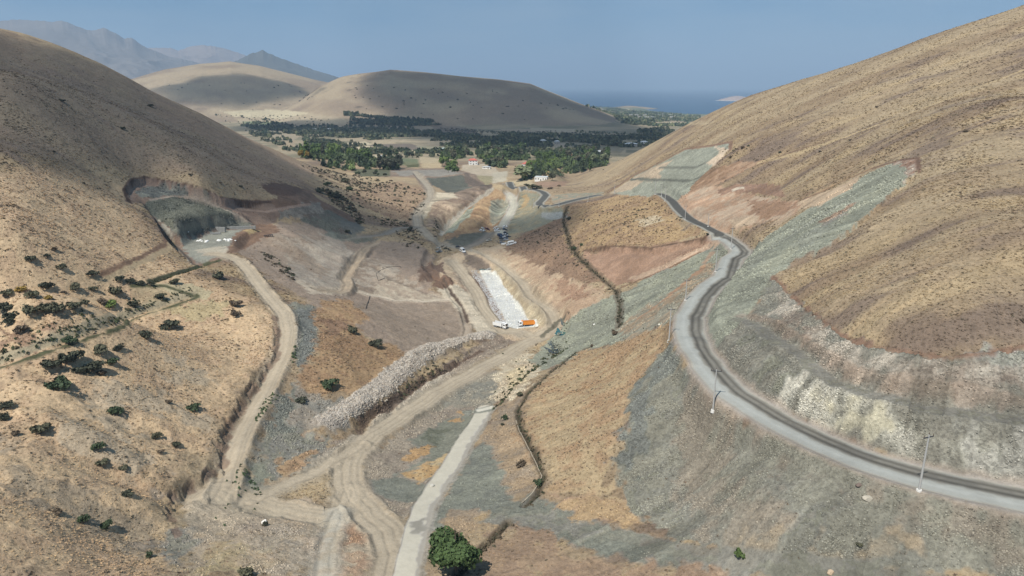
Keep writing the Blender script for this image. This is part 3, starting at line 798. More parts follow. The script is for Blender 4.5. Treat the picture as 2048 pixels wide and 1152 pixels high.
# grey-green embankments
paint("1110,670 1130,640 1225,590 1260,580 1350,510 1440,475 1475,500 1455,540 1400,600 1380,640 1330,650 1250,680 1180,700 1120,730 1085,740 1060,720 1080,700", C(152, 160, 148), soft=1.5, amp=2, grass=0, rock=.5, mottle=C(158, 168, 152))
paint("1240,655 1290,615 1350,580 1420,520 1440,530 1390,590 1345,630 1330,645 1250,685", C(168, 160, 136), op=.7, soft=3, amp=3, grass=.1, rock=.4, mottle=C(186, 150, 110))
stroke("1280,635 1340,590 1400,540 1425,505", 3.0, C(190, 140, 100), op=.6, amp=2, off=0)
paint("1250,685 1330,650 1345,690 1310,720 1260,790 1250,850 1225,930 1240,980 1280,1050 1200,1000 1100,990 1090,960 1060,900 1040,850 1060,790 1110,745 1160,705", C(204, 178, 132), soft=1.5, amp=3, amp2=2, grass=1, mottle=C(190, 156, 114))
paint("1085,985 1150,985 1230,1000 1270,1050 1200,1040 1120,1010", C(176, 142, 116), soft=2, amp=4, amp2=3, grass=.3, rock=.3, mottle=C(196, 164, 116))
paint("1345,680 1310,720 1262,780 1252,850 1225,930 1245,985 1300,1060 1450,1110 1560,1160 2150,1160 2150,1040 2000,1010 1838,975 1640,900 1500,840 1420,770 1370,715", C(156, 154, 136), soft=1.2, amp=2, grass=.08, rock=.55, mottle=C(144, 144, 132))
paint("1345,690 1300,740 1285,800 1330,760 1380,750", C(140, 146, 142), soft=2, amp=3, rock=.7)
paint("1280,760 1250,850 1228,930 1260,960 1290,900 1300,820", C(134, 140, 138), soft=2, amp=3, rock=.9)
for s_ in ["1480,860 1600,900 1700,950 1640,970 1520,920", "1700,980 1900,1020 2048,1080 2048,1130 1900,1080", "1360,850 1450,900 1540,1020 1480,1040 1380,940"]:
    paint(s_, C(168, 158, 132), op=.4, soft=6, amp=6, amp2=8, mottle=C(176, 154, 126))
for s_ in ["1500,1080 1560,1085 1550,1110 1505,1105", "1640,1085 1700,1090 1690,1120 1645,1115", "1830,1090 1870,1095 1860,1125", "1740,1080 1800,1085 1790,1100"]:
    paint(s_, C(190, 168, 130), op=.4, soft=3, amp=5, rock=.5)
stroke("1250,1075 1400,1105 1550,1130 1700,1140 1900,1170", 4.0, C(140, 140, 130), op=.8, amp=1)
# red and pink soils around the knoll
paint("1095,440 1130,415 1200,400 1250,388 1300,380 1330,400 1360,440 1400,465 1340,490 1260,490 1180,495 1160,510 1230,575 1140,545 1080,510 1040,490 1060,460", C(204, 170, 116), soft=2, amp=3, amp2=3, grass=1, mottle=C(178, 146, 108))
paint("1030,478 1080,440 1130,430 1130,480 1150,510 1220,570 1150,565 1060,520 1010,500", C(176, 142, 110), soft=3, amp=4, amp2=3, grass=.7, mottle=C(158, 128, 102))
paint("1270,440 1320,430 1330,440 1290,452", C(222, 206, 170), op=.7, soft=2, amp=4)
paint("1165,503 1230,492 1300,494 1370,482 1440,468 1446,478 1400,500 1340,530 1290,555 1235,572 1200,550 1175,525", C(200, 160, 128), soft=1, amp=2, grass=0, mottle=C(188, 144, 114))
paint("1250,560 1300,540 1380,505 1445,474 1440,490 1370,520 1300,555", C(220, 186, 152), soft=2, amp=2, grass=0)
stroke("1165,502 1230,492 1300,496 1370,484 1440,468", 1.5, C(140, 96, 74), amp=.8)
stroke("1240,576 1300,552 1350,530 1400,505", 1.8, C(168, 110, 78), amp=1.2)
# hairpin bend surroundings
paint("1040,385 1075,385 1090,400 1075,412 1120,415 1140,425 1100,445 1060,462 1010,470 1020,440 1030,410", C(158, 160, 138), soft=1.5, amp=2, grass=.1, rock=.4, mottle=C(172, 160, 124))
stroke("1050,390 1055,400 1045,415", 5.0, C(206, 170, 106), op=.8, amp=2)
paint("1100,392 1200,378 1210,386 1150,398 1110,410", C(160, 164, 146), soft=1, amp=1.5, grass=0, mottle=C(190, 164, 130))
paint("1083,426 1125,424 1135,434 1100,440 1085,436", C(172, 184, 196), soft=1.5, amp=1.5, grass=0)
paint("1000,370 1100,375 1200,372 1260,360 1200,385 1110,388 1050,382", C(188, 164, 126), soft=2, amp=2, mottle=C(170, 146, 114))
# mound in the middle of the valley
paint("985,378 1015,385 1025,400 1005,440 985,460 960,490 920,488 890,480 885,460 925,425", C(206, 170, 120), soft=1.5, amp=2, grass=.4, mottle=C(176, 140, 100))
paint("890,458 930,425 955,408 940,430 905,465 890,470", C(158, 166, 150), soft=1, amp=1.5, grass=0, rock=.5)
paint("982,402 1015,395 1022,408 1000,440 985,452 978,430", C(152, 156, 142), soft=1, amp=1.5, grass=0, rock=.5, mottle=C(172, 166, 140))
paint("890,482 930,468 985,462 975,480 950,492 920,497", C(130, 132, 122), soft=3, amp=3, grass=0, rock=.7, mottle=C(118, 118, 108))
# plateau and its slopes
paint("780,338 900,336 940,345 985,378 960,398 925,425 900,440 885,458 860,455 870,430 880,410 900,385 870,370 850,385 830,355 780,352", C(152, 132, 114), soft=1.5, amp=2, grass=0, rock=.1, mottle=C(166, 144, 122))
paint("850,358 925,350 945,375 900,388 868,372", C(118, 122, 114), soft=1.5, amp=2, grass=0, rock=.7, mottle=C(104, 108, 102))
paint("780,342 910,338 925,347 880,353 800,352", C(164, 158, 146), soft=1.5, amp=1.5, grass=0)
paint("925,345 985,378 975,385 930,365", C(130, 116, 104), soft=1, amp=1.5, grass=0)
paint("850,408 875,385 905,385 915,395 895,410 870,412 855,430 835,445 830,430", C(212, 198, 168), soft=1.5, amp=2, grass=0)
paint("868,405 905,395 950,405 925,425 890,455 875,460 855,450 858,430", C(168, 142, 118), soft=1.2, amp=2, grass=0, mottle=C(190, 166, 136))
stroke("985,378 955,400 925,425 892,455 882,470", 4.0, C(196, 186, 166), amp=1.2, rock=.7)

# --- cuts of the right-hand hillside
paint("1492,505 1560,455 1610,420 1680,380 1750,340 1800,320 1838,318 1838,342 1800,372 1750,418 1700,460 1650,494 1590,522 1545,553 1500,640 1440,700 1400,690 1398,650 1415,610 1460,555", C(162, 168, 154), soft=1.2, amp=2.0, grass=0, rock=.5, mottle=C(164, 170, 156))
for s_, c_ in [("1500,520 1580,470 1640,430 1700,390 1700,400 1620,450 1540,500 1480,560", C(142, 154, 146)), ("1540,520 1620,470 1700,420 1760,370 1770,380 1690,440 1600,500 1520,555", C(178, 180, 162)),
               ("1460,600 1500,560 1540,545 1510,600 1450,660", C(138, 146, 136)), ("1640,440 1700,410 1690,430 1650,452", C(184, 140, 106)), ("1590,480 1660,440 1700,420 1650,470 1600,500", C(150, 158, 150))]:
    paint(s_, c_, op=.7, soft=2, amp=3, grass=0)
paint("1600,400 1660,380 1720,352 1700,378 1640,410 1600,420 1560,450 1540,452 1570,425", C(214, 186, 150), soft=1.2, amp=2, grass=0)
paint("1780,325 1836,316 1838,342 1810,360 1812,335", C(172, 132, 108), soft=1, amp=2, grass=0, mottle=C(196, 180, 160))
stroke("1600,402 1680,365 1740,338 1800,320 1836,316 1838,345", 1.8, C(140, 104, 84), amp=.8)
# lower cut between road and bench, and upper cut
paint("1545,553 1575,585 1620,620 1680,668 1740,690 1830,706 1900,712 1990,702 2100,684 2160,1020 2048,992 1900,955 1750,905 1640,860 1540,810 1460,760 1430,700 1445,680 1510,610", C(154, 150, 134), soft=1, amp=1.5, grass=0, rock=.8, mottle=C(140, 140, 128))
paint("1555,585 1620,640 1700,690 1800,715 1900,720 2100,700 2100,800 1900,780 1780,760 1690,735 1620,690 1560,640", C(166, 150, 132), soft=3, amp=4, grass=0, rock=1, mottle=C(188, 178, 160))
paint("1700,800 1760,810 1850,840 2048,880 2120,890 2120,990 2000,965 1880,920 1760,880 1640,830 1600,800", C(178, 176, 156), soft=3, amp=5, amp2=6, grass=0, rock=.9, mottle=C(204, 200, 182))
paint("1640,790 1720,800 1790,850 1740,870 1660,835", C(200, 192, 158), op=.8, soft=3, amp=4, rock=.5)
paint("1900,860 2100,880 2100,980 1960,940", C(206, 204, 192), op=.5, soft=4, amp=6, amp2=5, rock=1, mottle=C(168, 166, 156))
paint("1900,700 1980,695 2100,700 2100,720 1960,722", C(170, 172, 166), op=.8, soft=1, amp=2)
paint("1640,735 1720,765 1780,780 1700,770 1640,750", C(180, 156, 130), op=.5, soft=4, amp=4)
stroke("1545,553 1575,586 1620,622 1680,670 1740,692 1830,708 1900,714 1990,704 2080,686", 1.5, C(156, 122, 98), amp=1.2)
stroke(None, 4.5, C(142, 140, 130), P=BENCH_P, op=.85, amp=1.0, rock=.1)
stroke(None, 2.0, C(178, 144, 116), P=BENCH_P, op=.35, off=-4, amp=1.0)
# far cut at the next bend
paint("1335,388 1290,392 1225,388 1270,352 1330,322 1370,300 1430,292 1460,285 1458,300 1440,318 1420,338 1390,365 1370,400 1345,400", C(160, 166, 154), soft=1.2, amp=1.6, grass=0, rock=.7, mottle=C(166, 172, 160))
paint("1218,388 1265,356 1320,328 1345,320 1320,345 1325,362 1290,362 1260,380", C(206, 184, 152), soft=1, amp=1.5, grass=0)
stroke("1215,386 1262,354 1325,322 1370,298 1430,290 1462,284 1460,300", 2.6, C(160, 118, 94), amp=.8)
stroke("1262,358 1330,360 1380,362 1410,350", 2.5, C(118, 124, 116), amp=.8, rock=.2)
stroke("1320,335 1390,335 1430,318", 2.5, C(128, 134, 126), amp=.8, rock=.2)
paint("1430,292 1458,300 1440,320 1425,335 1415,325 1440,305", C(222, 198, 166), soft=1, amp=1.5, grass=0)
paint("1420,338 1480,325 1525,322 1480,345 1430,372 1390,390 1370,400 1385,370", C(202, 166, 130), soft=1.2, amp=2, grass=0, mottle=C(176, 126, 92))
paint("1345,400 1370,390 1410,372 1450,375 1560,400 1600,402 1590,430 1530,445 1480,460 1440,466 1400,445 1370,425", C(218, 190, 158), soft=1.2, amp=2, grass=0, mottle=C(204, 164, 128))
paint("1435,380 1470,370 1530,366 1560,370 1570,395 1520,388 1460,384 1440,392", C(172, 132, 108), soft=1, amp=1.5, grass=0, mottle=C(186, 140, 110))
paint("1460,378 1490,372 1490,380 1465,383", C(222, 206, 180), soft=.8, amp=1)
paint("1500,400 1570,400 1600,405 1570,430 1520,440 1500,425", C(180, 132, 98), op=.8, soft=2, amp=3, grass=.2)
paint("1460,440 1520,430 1510,448 1470,455", C(222, 196, 160), op=.8, soft=2, amp=2)
stroke("1520,325 1600,305 1700,270 1850,215 2048,140", 3.5, C(210, 184, 134), op=.8, amp=1.5, grass=.5)
stroke("1515,330 1600,298 1660,280", 1.4, C(130, 100, 80), op=.8, amp=.8)
stroke("1600,400 1700,355 1800,310 1900,268 2048,215", 1.6, C(196, 166, 120), op=.7, amp=1)
stroke("1600,395 1700,348 1800,303 1900,262", 1.2, C(128, 100, 82), op=.7, amp=.8)

for P_, a_, b_, w_, c_ in ((ROAD_P, 5.5, 75, 2.6, .42), (NOTCH_P, 3, 60, 3.2, .8), (NOTCH2_P, 2, 30, 2.6, .7), (CH, 8, 30, 2.4, .5), (ROAD2_P, 5, 60, 6, .35)):
    rills(P_, a_, b_, w_, 0, c_)
# --- roads
def rolled(P, w, v):
    I = subset(P, w / 2 + 1); d, sd, arc = dist_line(P, GXf[I], GYf[I])
    SM[I] = np.maximum(SM[I], v * (1 - smooth(w / 2 - .6, w / 2 + .4, d)))
for P_, w_, v_ in [(ROAD_P, 10.4, 1), (ROAD2_P, 8, 1), (ROAD3_P, 10, 1), (CONC_P, 6.4, 1)] + [(q_[0], q_[1], .6) for q_ in TRK.values()]: rolled(P_, w_, v_)
GR *= 1 - SM; RK *= 1 - SM
stroke(None, 12.2, C(190, 168, 146), P=ROAD_P, amp=.8, op=.6)
stroke(None, 10.8, C(182, 174, 164), P=ROAD_P, amp=.3)
stroke(None, 8.8, C(182, 186, 188), P=ROAD_P, amp=.2)
stroke(None, 4.4, C(112, 107, 102), P=ROAD_P, amp=.9, off=1.9, mottle=C(138, 133, 126), op=.8)
stroke(None, 0.9, C(60, 58, 57), P=ROAD_P, amp=.45, off=.9, op=.7)
stroke(None, 0.7, C(70, 66, 64), P=ROAD_P, amp=.4, off=3.0, op=.6)
stroke(None, 1.0, C(190, 198, 204), P=ROAD_P, amp=.2, off=-2.0, op=.7)
stroke(None, 8.0, C(176, 176, 172), P=ROAD2_P, amp=.4)
stroke(None, 6.0, C(98, 98, 98), P=ROAD2_P, amp=.3, off=.7)
stroke(None, 10.0, C(180, 178, 172), P=ROAD3_P, amp=.4)
stroke(None, 6.5, C(104, 106, 108), P=ROAD3_P, amp=.3)
for k_, (P_, w_) in TRK.items():
    c_ = {'notch': C(210, 206, 194), 'pale': C(206, 198, 178), 'benchtrack': C(224, 208, 182), 'floorloop': C(190, 172, 148), 'quarryroad': C(150, 144, 132), 'midtrack': C(186, 166, 138), 'far': C(186, 174, 152), 'link': C(160, 150, 134)}.get(k_, C(200, 184, 156))
    stroke(None, w_ + 3.6, c_ * .92, P=P_, amp=1.2, soft=1.5, op=.7)
    stroke(None, w_ - .4, c_ * 1.06, P=P_, amp=.9, soft=1.0)
    for o_ in (-1.4, 1.4, w_ * .36):
        stroke(None, .7, c_ * .80, P=P_, amp=.25, soft=.4, off=o_, op=.7)
    stroke(None, .9, c_ * 1.09, P=P_, amp=.25, soft=.4, off=-w_ * .25, op=.6)
stroke(None, 6.0, C(228, 222, 210), P=CONC_P, amp=.6, soft=.4, mottle=C(214, 208, 196))
stroke(None, 2.4, C(178, 172, 158), P=CONC_P, amp=1.3, soft=.4, off=3.0, op=.8)
paint("925,822 985,812 985,822 930,830", C(150, 152, 144), soft=.6, amp=.8)
paint("950,820 985,812 982,818 955,824", C(226, 222, 212), soft=.4, amp=.4)
paint("820,1045 850,1035 848,1062 822,1066", C(172, 168, 154), soft=1, amp=1.2)
paint("520,1040 620,1045 650,1090 640,1160 500,1160 480,1100", C(206, 192, 168), op=.6, soft=4, amp=5, amp2=4, rock=.5, mottle=C(190, 170, 144))
paint("430,1000 640,1035 690,1060 680,1090 660,1130 640,1120 660,1060 600,1040 470,1025", C(196, 182, 154), op=.5, soft=2, amp=3)
# rubble heap, ditches
stroke(None, 10.5, RUBBLE, P=HEAP, amp=2.2, rock=1, mottle=C(180, 168, 152))
stroke("720,865 735,832 775,818 800,798 850,762 900,737 960,702", 3.0, C(110, 88, 72), amp=2.2, rock=.6, op=.85)
for P_ in (DITCH, DITCH2, DITCH3):
    stroke(None, 2.4 if P_ is not DITCH else 4.0, C(128, 112, 88), P=P_, amp=1.5, op=.7, grass=0)
    stroke(None, .9, C(88, 80, 58), P=P_, amp=.6, grass=0)
stroke("888,560 905,590 925,615 935,645", 2.0, C(110, 92, 78), amp=1)
stroke("1125,635 1105,655 1085,672", 3.0, C(126, 120, 100), amp=1.5)
# brown scars along the left scarp
stroke("345,1065 328,1020 332,985 350,965 400,945 440,925 436,890 448,850 480,800 520,750 548,710 552,660 545,635", 1.8, C(140, 110, 90), amp=2.4, op=.7, off=1.0)
GR *= (1 - smooth(600, 900, Rf))
RGB *= (1 + 0.10 * NZ1 + 0.12 * NZ2 * (1 - 0.5 * smooth(1200, 2000, Rf)))[:, None].astype(np.float32)
RGB[:, 2] *= np.where((Rf < 1100) & (RGB[:, 2] > RGB[:, 0] * .86), .93, 1.0)
RGB[Rf < 1100] *= np.array([1.03, 1.0, .97], np.float32)
k = Rf < 1100
RGB[k, 0] = np.maximum(RGB[k, 0], RGB[k, 1] * .985); RGB[k, 2] = np.minimum(RGB[k, 2], RGB[k, 1] * .93); RGB[k, 0] = np.minimum(RGB[k, 0], RGB[k, 1] * 1.55)
np.clip(RGB, 0.01, 0.9, out=RGB)
print('painted', round(time.time() - T0, 1))

# ------------------------------------------------------------------ the ground sheet
def ground_material():
    m = bpy.data.materials.new('ground')
    m.use_nodes = True
    n = m.node_tree; b = n.nodes['Principled BSDF']
    b.inputs['Roughness'].default_value = 0.95
    b.inputs['Specular IOR Level'].default_value = 0.15
    def nd(t, **k):
        o = n.nodes.new(t)
        for a, v in k.items(): setattr(o, a, v)
        return o
    col = nd('ShaderNodeAttribute', attribute_name='col')
    kin = nd('ShaderNodeAttribute', attribute_name='kind')
    sep = nd('ShaderNodeSeparateColor'); n.links.new(kin.outputs['Color'], sep.inputs[0])
    tc = nd('ShaderNodeTexCoord')
    def noise(scale, det=5, rough=.6):
        z = nd('ShaderNodeTexNoise'); z.inputs['Scale'].default_value = scale
        z.inputs['Detail'].default_value = det; z.inputs['Roughness'].default_value = rough
        n.links.new(tc.outputs['Object'], z.inputs['Vector']); return z
    def rng_(src, a, b_, c, d):
        r = nd('ShaderNodeMapRange'); r.inputs[1].default_value = a; r.inputs[2].default_value = b_
        r.inputs[3].default_value = c; r.inputs[4].default_value = d
        n.links.new(src, r.inputs[0]); return r.outputs[0]
    def math_(op, a, b_):
        r = nd('ShaderNodeMath', operation=op)
        for i, v in enumerate((a, b_)):
            if isinstance(v, (int, float)): r.inputs[i].default_value = v
            else: n.links.new(v, r.inputs[i])
        return r.outputs[0]
    f1 = noise(0.9, 6, .7); f2 = noise(0.16, 6, .65)
    vo = nd('ShaderNodeTexVoronoi'); vo.inputs['Scale'].default_value = 1.9; n.links.new(tc.outputs['Object'], vo.inputs['Vector'])
    v1 = rng_(f1.outputs[0], .3, .7, .74, 1.26)
    v2 = rng_(f2.outputs[0], .3, .7, .86, 1.14)
    vv = math_('MULTIPLY', v1, v2)
    f3 = noise(3.1, 5, .75); v3 = rng_(f3.outputs[0], .3, .7, .84, 1.16)
    vv = math_('MULTIPLY', vv, v3)
    # stones: light and dark specks where the ground is stony
    sep2 = nd('ShaderNodeSeparateColor'); n.links.new(vo.outputs['Color'], sep2.inputs[0])
    sp = rng_(sep2.outputs[0], 0, 1, -.28, .34)
    sk = math_('MULTIPLY', sp, sep.outputs[1])
    vv = math_('ADD', vv, sk)
    # tufts: dark scrubby dots where it is grass
    vg = nd('ShaderNodeTexVoronoi'); vg.inputs['Scale'].default_value = .55; n.links.new(tc.outputs['Object'], vg.inputs['Vector'])
    dot = rng_(vg.outputs['Distance'], .12, .34, -.30, 0.04)
    dk = math_('MULTIPLY', dot, sep.outputs[0])
    vv = math_('ADD', vv, dk)
    sm_ = math_('SUBTRACT', 1.0, math_('MULTIPLY', sep.outputs[2], .8))
    vv = math_('ADD', math_('MULTIPLY', math_('SUBTRACT', vv, 1.0), sm_), 1.0)
    vm = nd('ShaderNodeVectorMath', operation='SCALE')
    n.links.new(col.outputs['Color'], vm.inputs[0]); n.links.new(vv, vm.inputs['Scale'])
    n.links.new(vm.outputs[0], b.inputs['Base Color'])

    hgt = math_('ADD', math_('MULTIPLY', f1.outputs[0], .7), math_('MULTIPLY', math_('MULTIPLY', f3.outputs[0], sep.outputs[1]), .45))
    hgt = math_('ADD', hgt, math_('MULTIPLY', f2.outputs[0], .8))
    hgt = math_('MULTIPLY', hgt, sm_)
    bp = nd('ShaderNodeBump'); bp.inputs['Strength'].default_value = .75; bp.inputs['Distance'].default_value = 1.0
    n.links.new(hgt, bp.inputs['Height']); n.links.new(bp.outputs[0], b.inputs['Normal'])
    return m

idx = np.arange(NR * NC).reshape(NR, NC)
Fq = np.stack([idx[:-1, :-1], idx[:-1, 1:], idx[1:, 1:], idx[1:, :-1]], -1).reshape(-1, 4)
V = np.stack([GXf, GYf, Z.ravel()], 1)
# close the sheet under the camera
ground_me = mesh_from('ground', V, Fq, ground_material(), smooth=True, col=RGB)
ka = ground_me.color_attributes.new('kind', 'FLOAT_COLOR', 'POINT')
kc = np.zeros((NR * NC, 4), np.float32); kc[:, 0] = np.clip(GR, 0, 1); kc[:, 1] = np.clip(RK, 0, 1); kc[:, 2] = SM; kc[:, 3] = 1
ka.data.foreach_set('color', kc.ravel())
ground_ob = link('ground', ground_me)
tag(ground_ob, kind='structure')
print('ground mesh', round(time.time() - T0, 1))
# ------------------------------------------------------------------ lake, island, mountains
lm = mat('lake_water', (0.018, 0.05, 0.095), rough=0.35, spec=0.4)
a = np.linspace(R(-62), R(62), 60); rr = np.exp(np.linspace(math.log(4200), math.log(118000), 40))
LV = np.stack([rr[:, None] * np.sin(a), rr[:, None] * np.cos(a), np.full((40, 60), LAKE)], -1).reshape(-1, 3)
ii = np.arange(2400).reshape(40, 60)
tag(link('lake_water', mesh_from('lake_water', LV, np.stack([ii[:-1, :-1], ii[:-1, 1:], ii[1:, 1:], ii[1:, :-1]], -1).reshape(-1, 4), lm)), kind='structure')

def landform(name, sky_pts, Rc, front, back, base, colr, seed, ridge=0.25, nz_=150, nc=420, label=None, fr=None):
    p = np.array([pix_dir(x, y) for x, y in sky_pts])
    az = np.linspace(p[0, 0], p[-1, 0], nc); te = np.interp(az, p[:, 0], p[:, 1])
    te = te + fbm(az * 260, az * 0 + seed, 4, seed) * 0.0011
    r = np.r_[np.linspace(Rc - front, Rc, nz_), np.linspace(Rc, Rc + back, 30)[1:]]
    x = r[:, None] * np.sin(az); y = r[:, None] * np.cos(az)
    sc = fr or front / 3.0
    n1 = 1 - 2 * np.abs(fbm(x / sc, y / sc, 5, seed, .55))
    rc = Rc * np.ones(nc)
    te_s = np.convolve(np.pad(te, 30, 'edge'), np.ones(61) / 61, 'valid')
    zc_ = te * Rc; zs_ = te_s * Rc
    u = np.where(r < Rc, (Rc - r) / front, (r - Rc) / back)[:, None]
    H = zc_[None] - base
    H = H * (1 - smooth(0, .25, u)) + (zs_[None] - base) * smooth(0, .25, u)
    z = base + H * ((1 - u) ** 1.25) + (n1 - .6) * ridge * H * u * (1 - u) * 3
    lim = (zc_[None] / Rc) * r[:, None] - 2
    z = np.where(r[:, None] < Rc, np.minimum(z, lim), z)
    z[-1] = max(base - 5, LAKE - 10)
    z[0] = max(base - 5, LAKE - 10)
    k = np.arange(len(r) * nc).reshape(len(r), nc)
    me = mesh_from(name, np.stack([x, y, z], -1).reshape(-1, 3), np.stack([k[:-1, :-1], k[:-1, 1:], k[1:, 1:], k[1:, :-1]], -1).reshape(-1, 4),
                   mat(name, colr, rough=1, var=.25, scale=6.0 / front, bump=0), smooth=True)
    o = link(name, me)
    tag(o, kind='structure')
    return o
M1 = [(-420, 130), (-260, 90), (-120, 60), (-60, 50), (0, 42), (30, 39), (70, 41), (105, 44), (125, 41), (150, 50), (175, 61), (190, 60), (208, 56), (230, 66), (250, 78), (262, 74), (285, 92), (310, 102), (335, 112), (380, 122), (450, 140), (560, 170)]
M2 = [(240, 120), (290, 96), (340, 96), (356, 101), (380, 93), (402, 90), (430, 93), (452, 98), (485, 108), (520, 122), (600, 150), (650, 172)]
M3 = [(380, 165), (440, 140), (480, 118), (505, 106), (516, 104), (525, 100), (536, 106), (560, 116), (600, 130), (640, 144), (680, 155), (720, 165), (760, 172), (800, 176)]
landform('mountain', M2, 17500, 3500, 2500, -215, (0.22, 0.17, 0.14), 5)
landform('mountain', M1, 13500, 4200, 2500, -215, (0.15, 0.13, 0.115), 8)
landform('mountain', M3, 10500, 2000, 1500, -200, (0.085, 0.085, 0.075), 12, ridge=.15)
# island in the lake
ix, iy, iz = at_drop(1475, 201.2, -LAKE)
u = np.linspace(0, 1, 22); th = np.linspace(0, 2 * np.pi, 49)[:-1]
IX = ix + np.outer(u * 330, np.cos(th)) * (1 + .12 * vnoise(th * 2, th * 0 + 3)); IY = iy + np.outer(u * 210, np.sin(th))
IZ = LAKE - 3 + 66 * (1 - u[:, None] ** 2.2) * (1 + .35 * fbm(IX / 90, IY / 90, 3, 4))
k = np.arange(22 * 48).reshape(22, 48); k2 = np.roll(k, -1, 1)
tag(link('island', mesh_from('island', np.stack([IX, IY, IZ], -1).reshape(-1, 3), np.stack([k[:-1], k2[:-1], k2[1:], k[1:]], -1).reshape(-1, 4), mat('island_rock', (0.34, 0.25, 0.2), var=.25, scale=.02), smooth=True)), kind='structure')
k = np.arange(2 * 48).reshape(2, 48); k2 = np.roll(k, -1, 1)
shx = np.vstack([IX[-1], ix + (IX[-1] - ix) * 1.09]); shy = np.vstack([IY[-1], iy + (IY[-1] - iy) * 1.09]); shz = np.vstack([np.full(48, LAKE + 3.0), np.full(48, LAKE - .5)])
tag(link('beach', mesh_from('beach', np.stack([shx, shy, shz], -1).reshape(-1, 3), np.stack([k[:-1], k2[:-1], k2[1:], k[1:]], -1).reshape(-1, 4), mat('beach_sand', (0.6, 0.58, 0.52)))), kind='structure')

# ------------------------------------------------------------------ clouds over the valley: their shadows lie on the hills
CLOUD_ALT = 1900.0
cm = bpy.data.materials.new('cloud_vapour'); cm.use_nodes = True
cn = cm.node_tree; cn.nodes.remove(cn.nodes['Principled BSDF'])
pv = cn.nodes.new('ShaderNodeVolumePrincipled')
pv.inputs['Color'].default_value = (1, 1, 1, 1); pv.inputs['Density'].default_value = 0.0088; pv.inputs['Anisotropy'].default_value = .3
cn.links.new(pv.outputs[0], cn.nodes['Material Output'].inputs['Volume'])
def cloud(pts, soft=45, tmax=130, n=90, nf=1.0, skip=0.0, drop=None):
    P = world_line(pts, closed=True, step=25, skip=skip) if drop is None else np.array([at_drop(a_, b_, drop) for a_, b_ in line(pts)])
    Q = np.array([np.array(p) + np.array(SV) * ((CLOUD_ALT - p[2]) / SV.z) for p in P])
    lo, hi = Q[:, :2].min(0) - soft * 2, Q[:, :2].max(0) + soft * 2
    xs = np.linspace(lo[0], hi[0], n); ys = np.linspace(lo[1], hi[1], n)
    X, Y = np.meshgrid(xs, ys, indexing='ij'); x, y = X.ravel(), Y.ravel()
    d, sd, arc = dist_line(np.vstack([Q, Q[:1]]), x, y)
    s = np.where(inside_poly(Q, x, y), d, -d) + fbm(x / (soft * 2.5), y / (soft * 2.5), 4, 17) * soft * 1.2 * nf
    T = np.clip((s + soft) / (2 * soft), 0, 1); T = T * T * (3 - 2 * T) * tmax * (1 + .25 * fbm(x / 200, y / 200, 3, 9))
    T = T.reshape(n, n); T[0] = T[-1] = 0; T[:, 0] = T[:, -1] = 0
    pos = T > 0
    top = np.full((n, n), -1); bot = np.full((n, n), -1); Vv = []
    need = pos.copy()
    need[1:] |= pos[:-1]; need[:-1] |= pos[1:]; need[:, 1:] |= pos[:, :-1].copy(); need[:, :-1] |= pos[:, 1:]
    need2 = np.zeros_like(pos)
    q = pos[:-1, :-1] | pos[1:, :-1] | pos[:-1, 1:] | pos[1:, 1:]
    need2[:-1, :-1] |= q; need2[1:, :-1] |= q; need2[:-1, 1:] |= q; need2[1:, 1:] |= q
    for i, j in np.argwhere(need2):
        top[i, j] = len(Vv); Vv.append((xs[i], ys[j], CLOUD_ALT + .7 * T[i, j]))
        if pos[i, j]: bot[i, j] = len(Vv); Vv.append((xs[i], ys[j], CLOUD_ALT - .3 * T[i, j]))
        else: bot[i, j] = top[i, j]
    I, J = np.where(q)
    f1 = np.stack([top[I, J], top[I + 1, J], top[I + 1, J + 1], top[I, J + 1]], 1)
    f2 = np.stack([bot[I, J], bot[I, J + 1], bot[I + 1, J + 1], bot[I + 1, J]], 1)
    tag(link('cloud', mesh_from('cloud', np.array(Vv), np.vstack([f1, f2]), cm)), kind='structure')
# over the left hill
cloud("-200,300 0,298 120,300 250,335 400,372 480,402 560,440 640,448 700,478 760,505 830,530 900,510 960,496 1010,496 1060,506 1095,486 1130,448 1105,440 1060,470 1020,462 985,440 940,452 905,480 880,475 850,440 800,440 730,410 680,395 640,375 560,330 480,290 400,240 200,135 0,66 -200,0", soft=26, tmax=125, n=120)
# over the far hills and the valley woods
cloud("745,215 735,190 725,165 760,142 900,150 1060,168 1150,205 1300,262 1330,285 1250,312 1150,298 1000,300 900,292 800,270 640,262 500,264 460,254 620,244 720,238 760,232", soft=60, tmax=150, skip=1200)
cloud("310,178 400,156 480,146 560,160 600,176 640,182 600,196 540,206 470,214 400,210 330,200", soft=60, tmax=140, skip=1500)
print('clouds', round(time.time() - T0, 1))

# ------------------------------------------------------------------ haze: one closed box of even air
hz = mat_h = bpy.data.materials.new('haze'); hz.use_nodes = True
hn = hz.node_tree; hn.nodes.remove(hn.nodes['Principled BSDF'])
hv = hn.nodes.new('ShaderNodeVolumePrincipled')
hv.inputs['Color'].default_value = (0.56, 0.76, 1.0, 1); hv.inputs['Density'].default_value = 6.5e-5; hv.inputs['Anisotropy'].default_value = 0.0
hn.links.new(hv.outputs[0], hn.nodes['Material Output'].inputs['Volume'])
bm = bmesh.new(); bmesh.ops.create_cube(bm, size=1.0)
for v in bm.verts:
    v.co = Vector((v.co.x * 300000, 125000 if v.co.y > 0 else -900, 1560 if v.co.z > 0 else LAKE - 14))
me = bpy.data.meshes.new('haze'); bm.to_mesh(me); bm.free(); me.materials.append(hz)
tag(link('haze', me), kind='stuff')
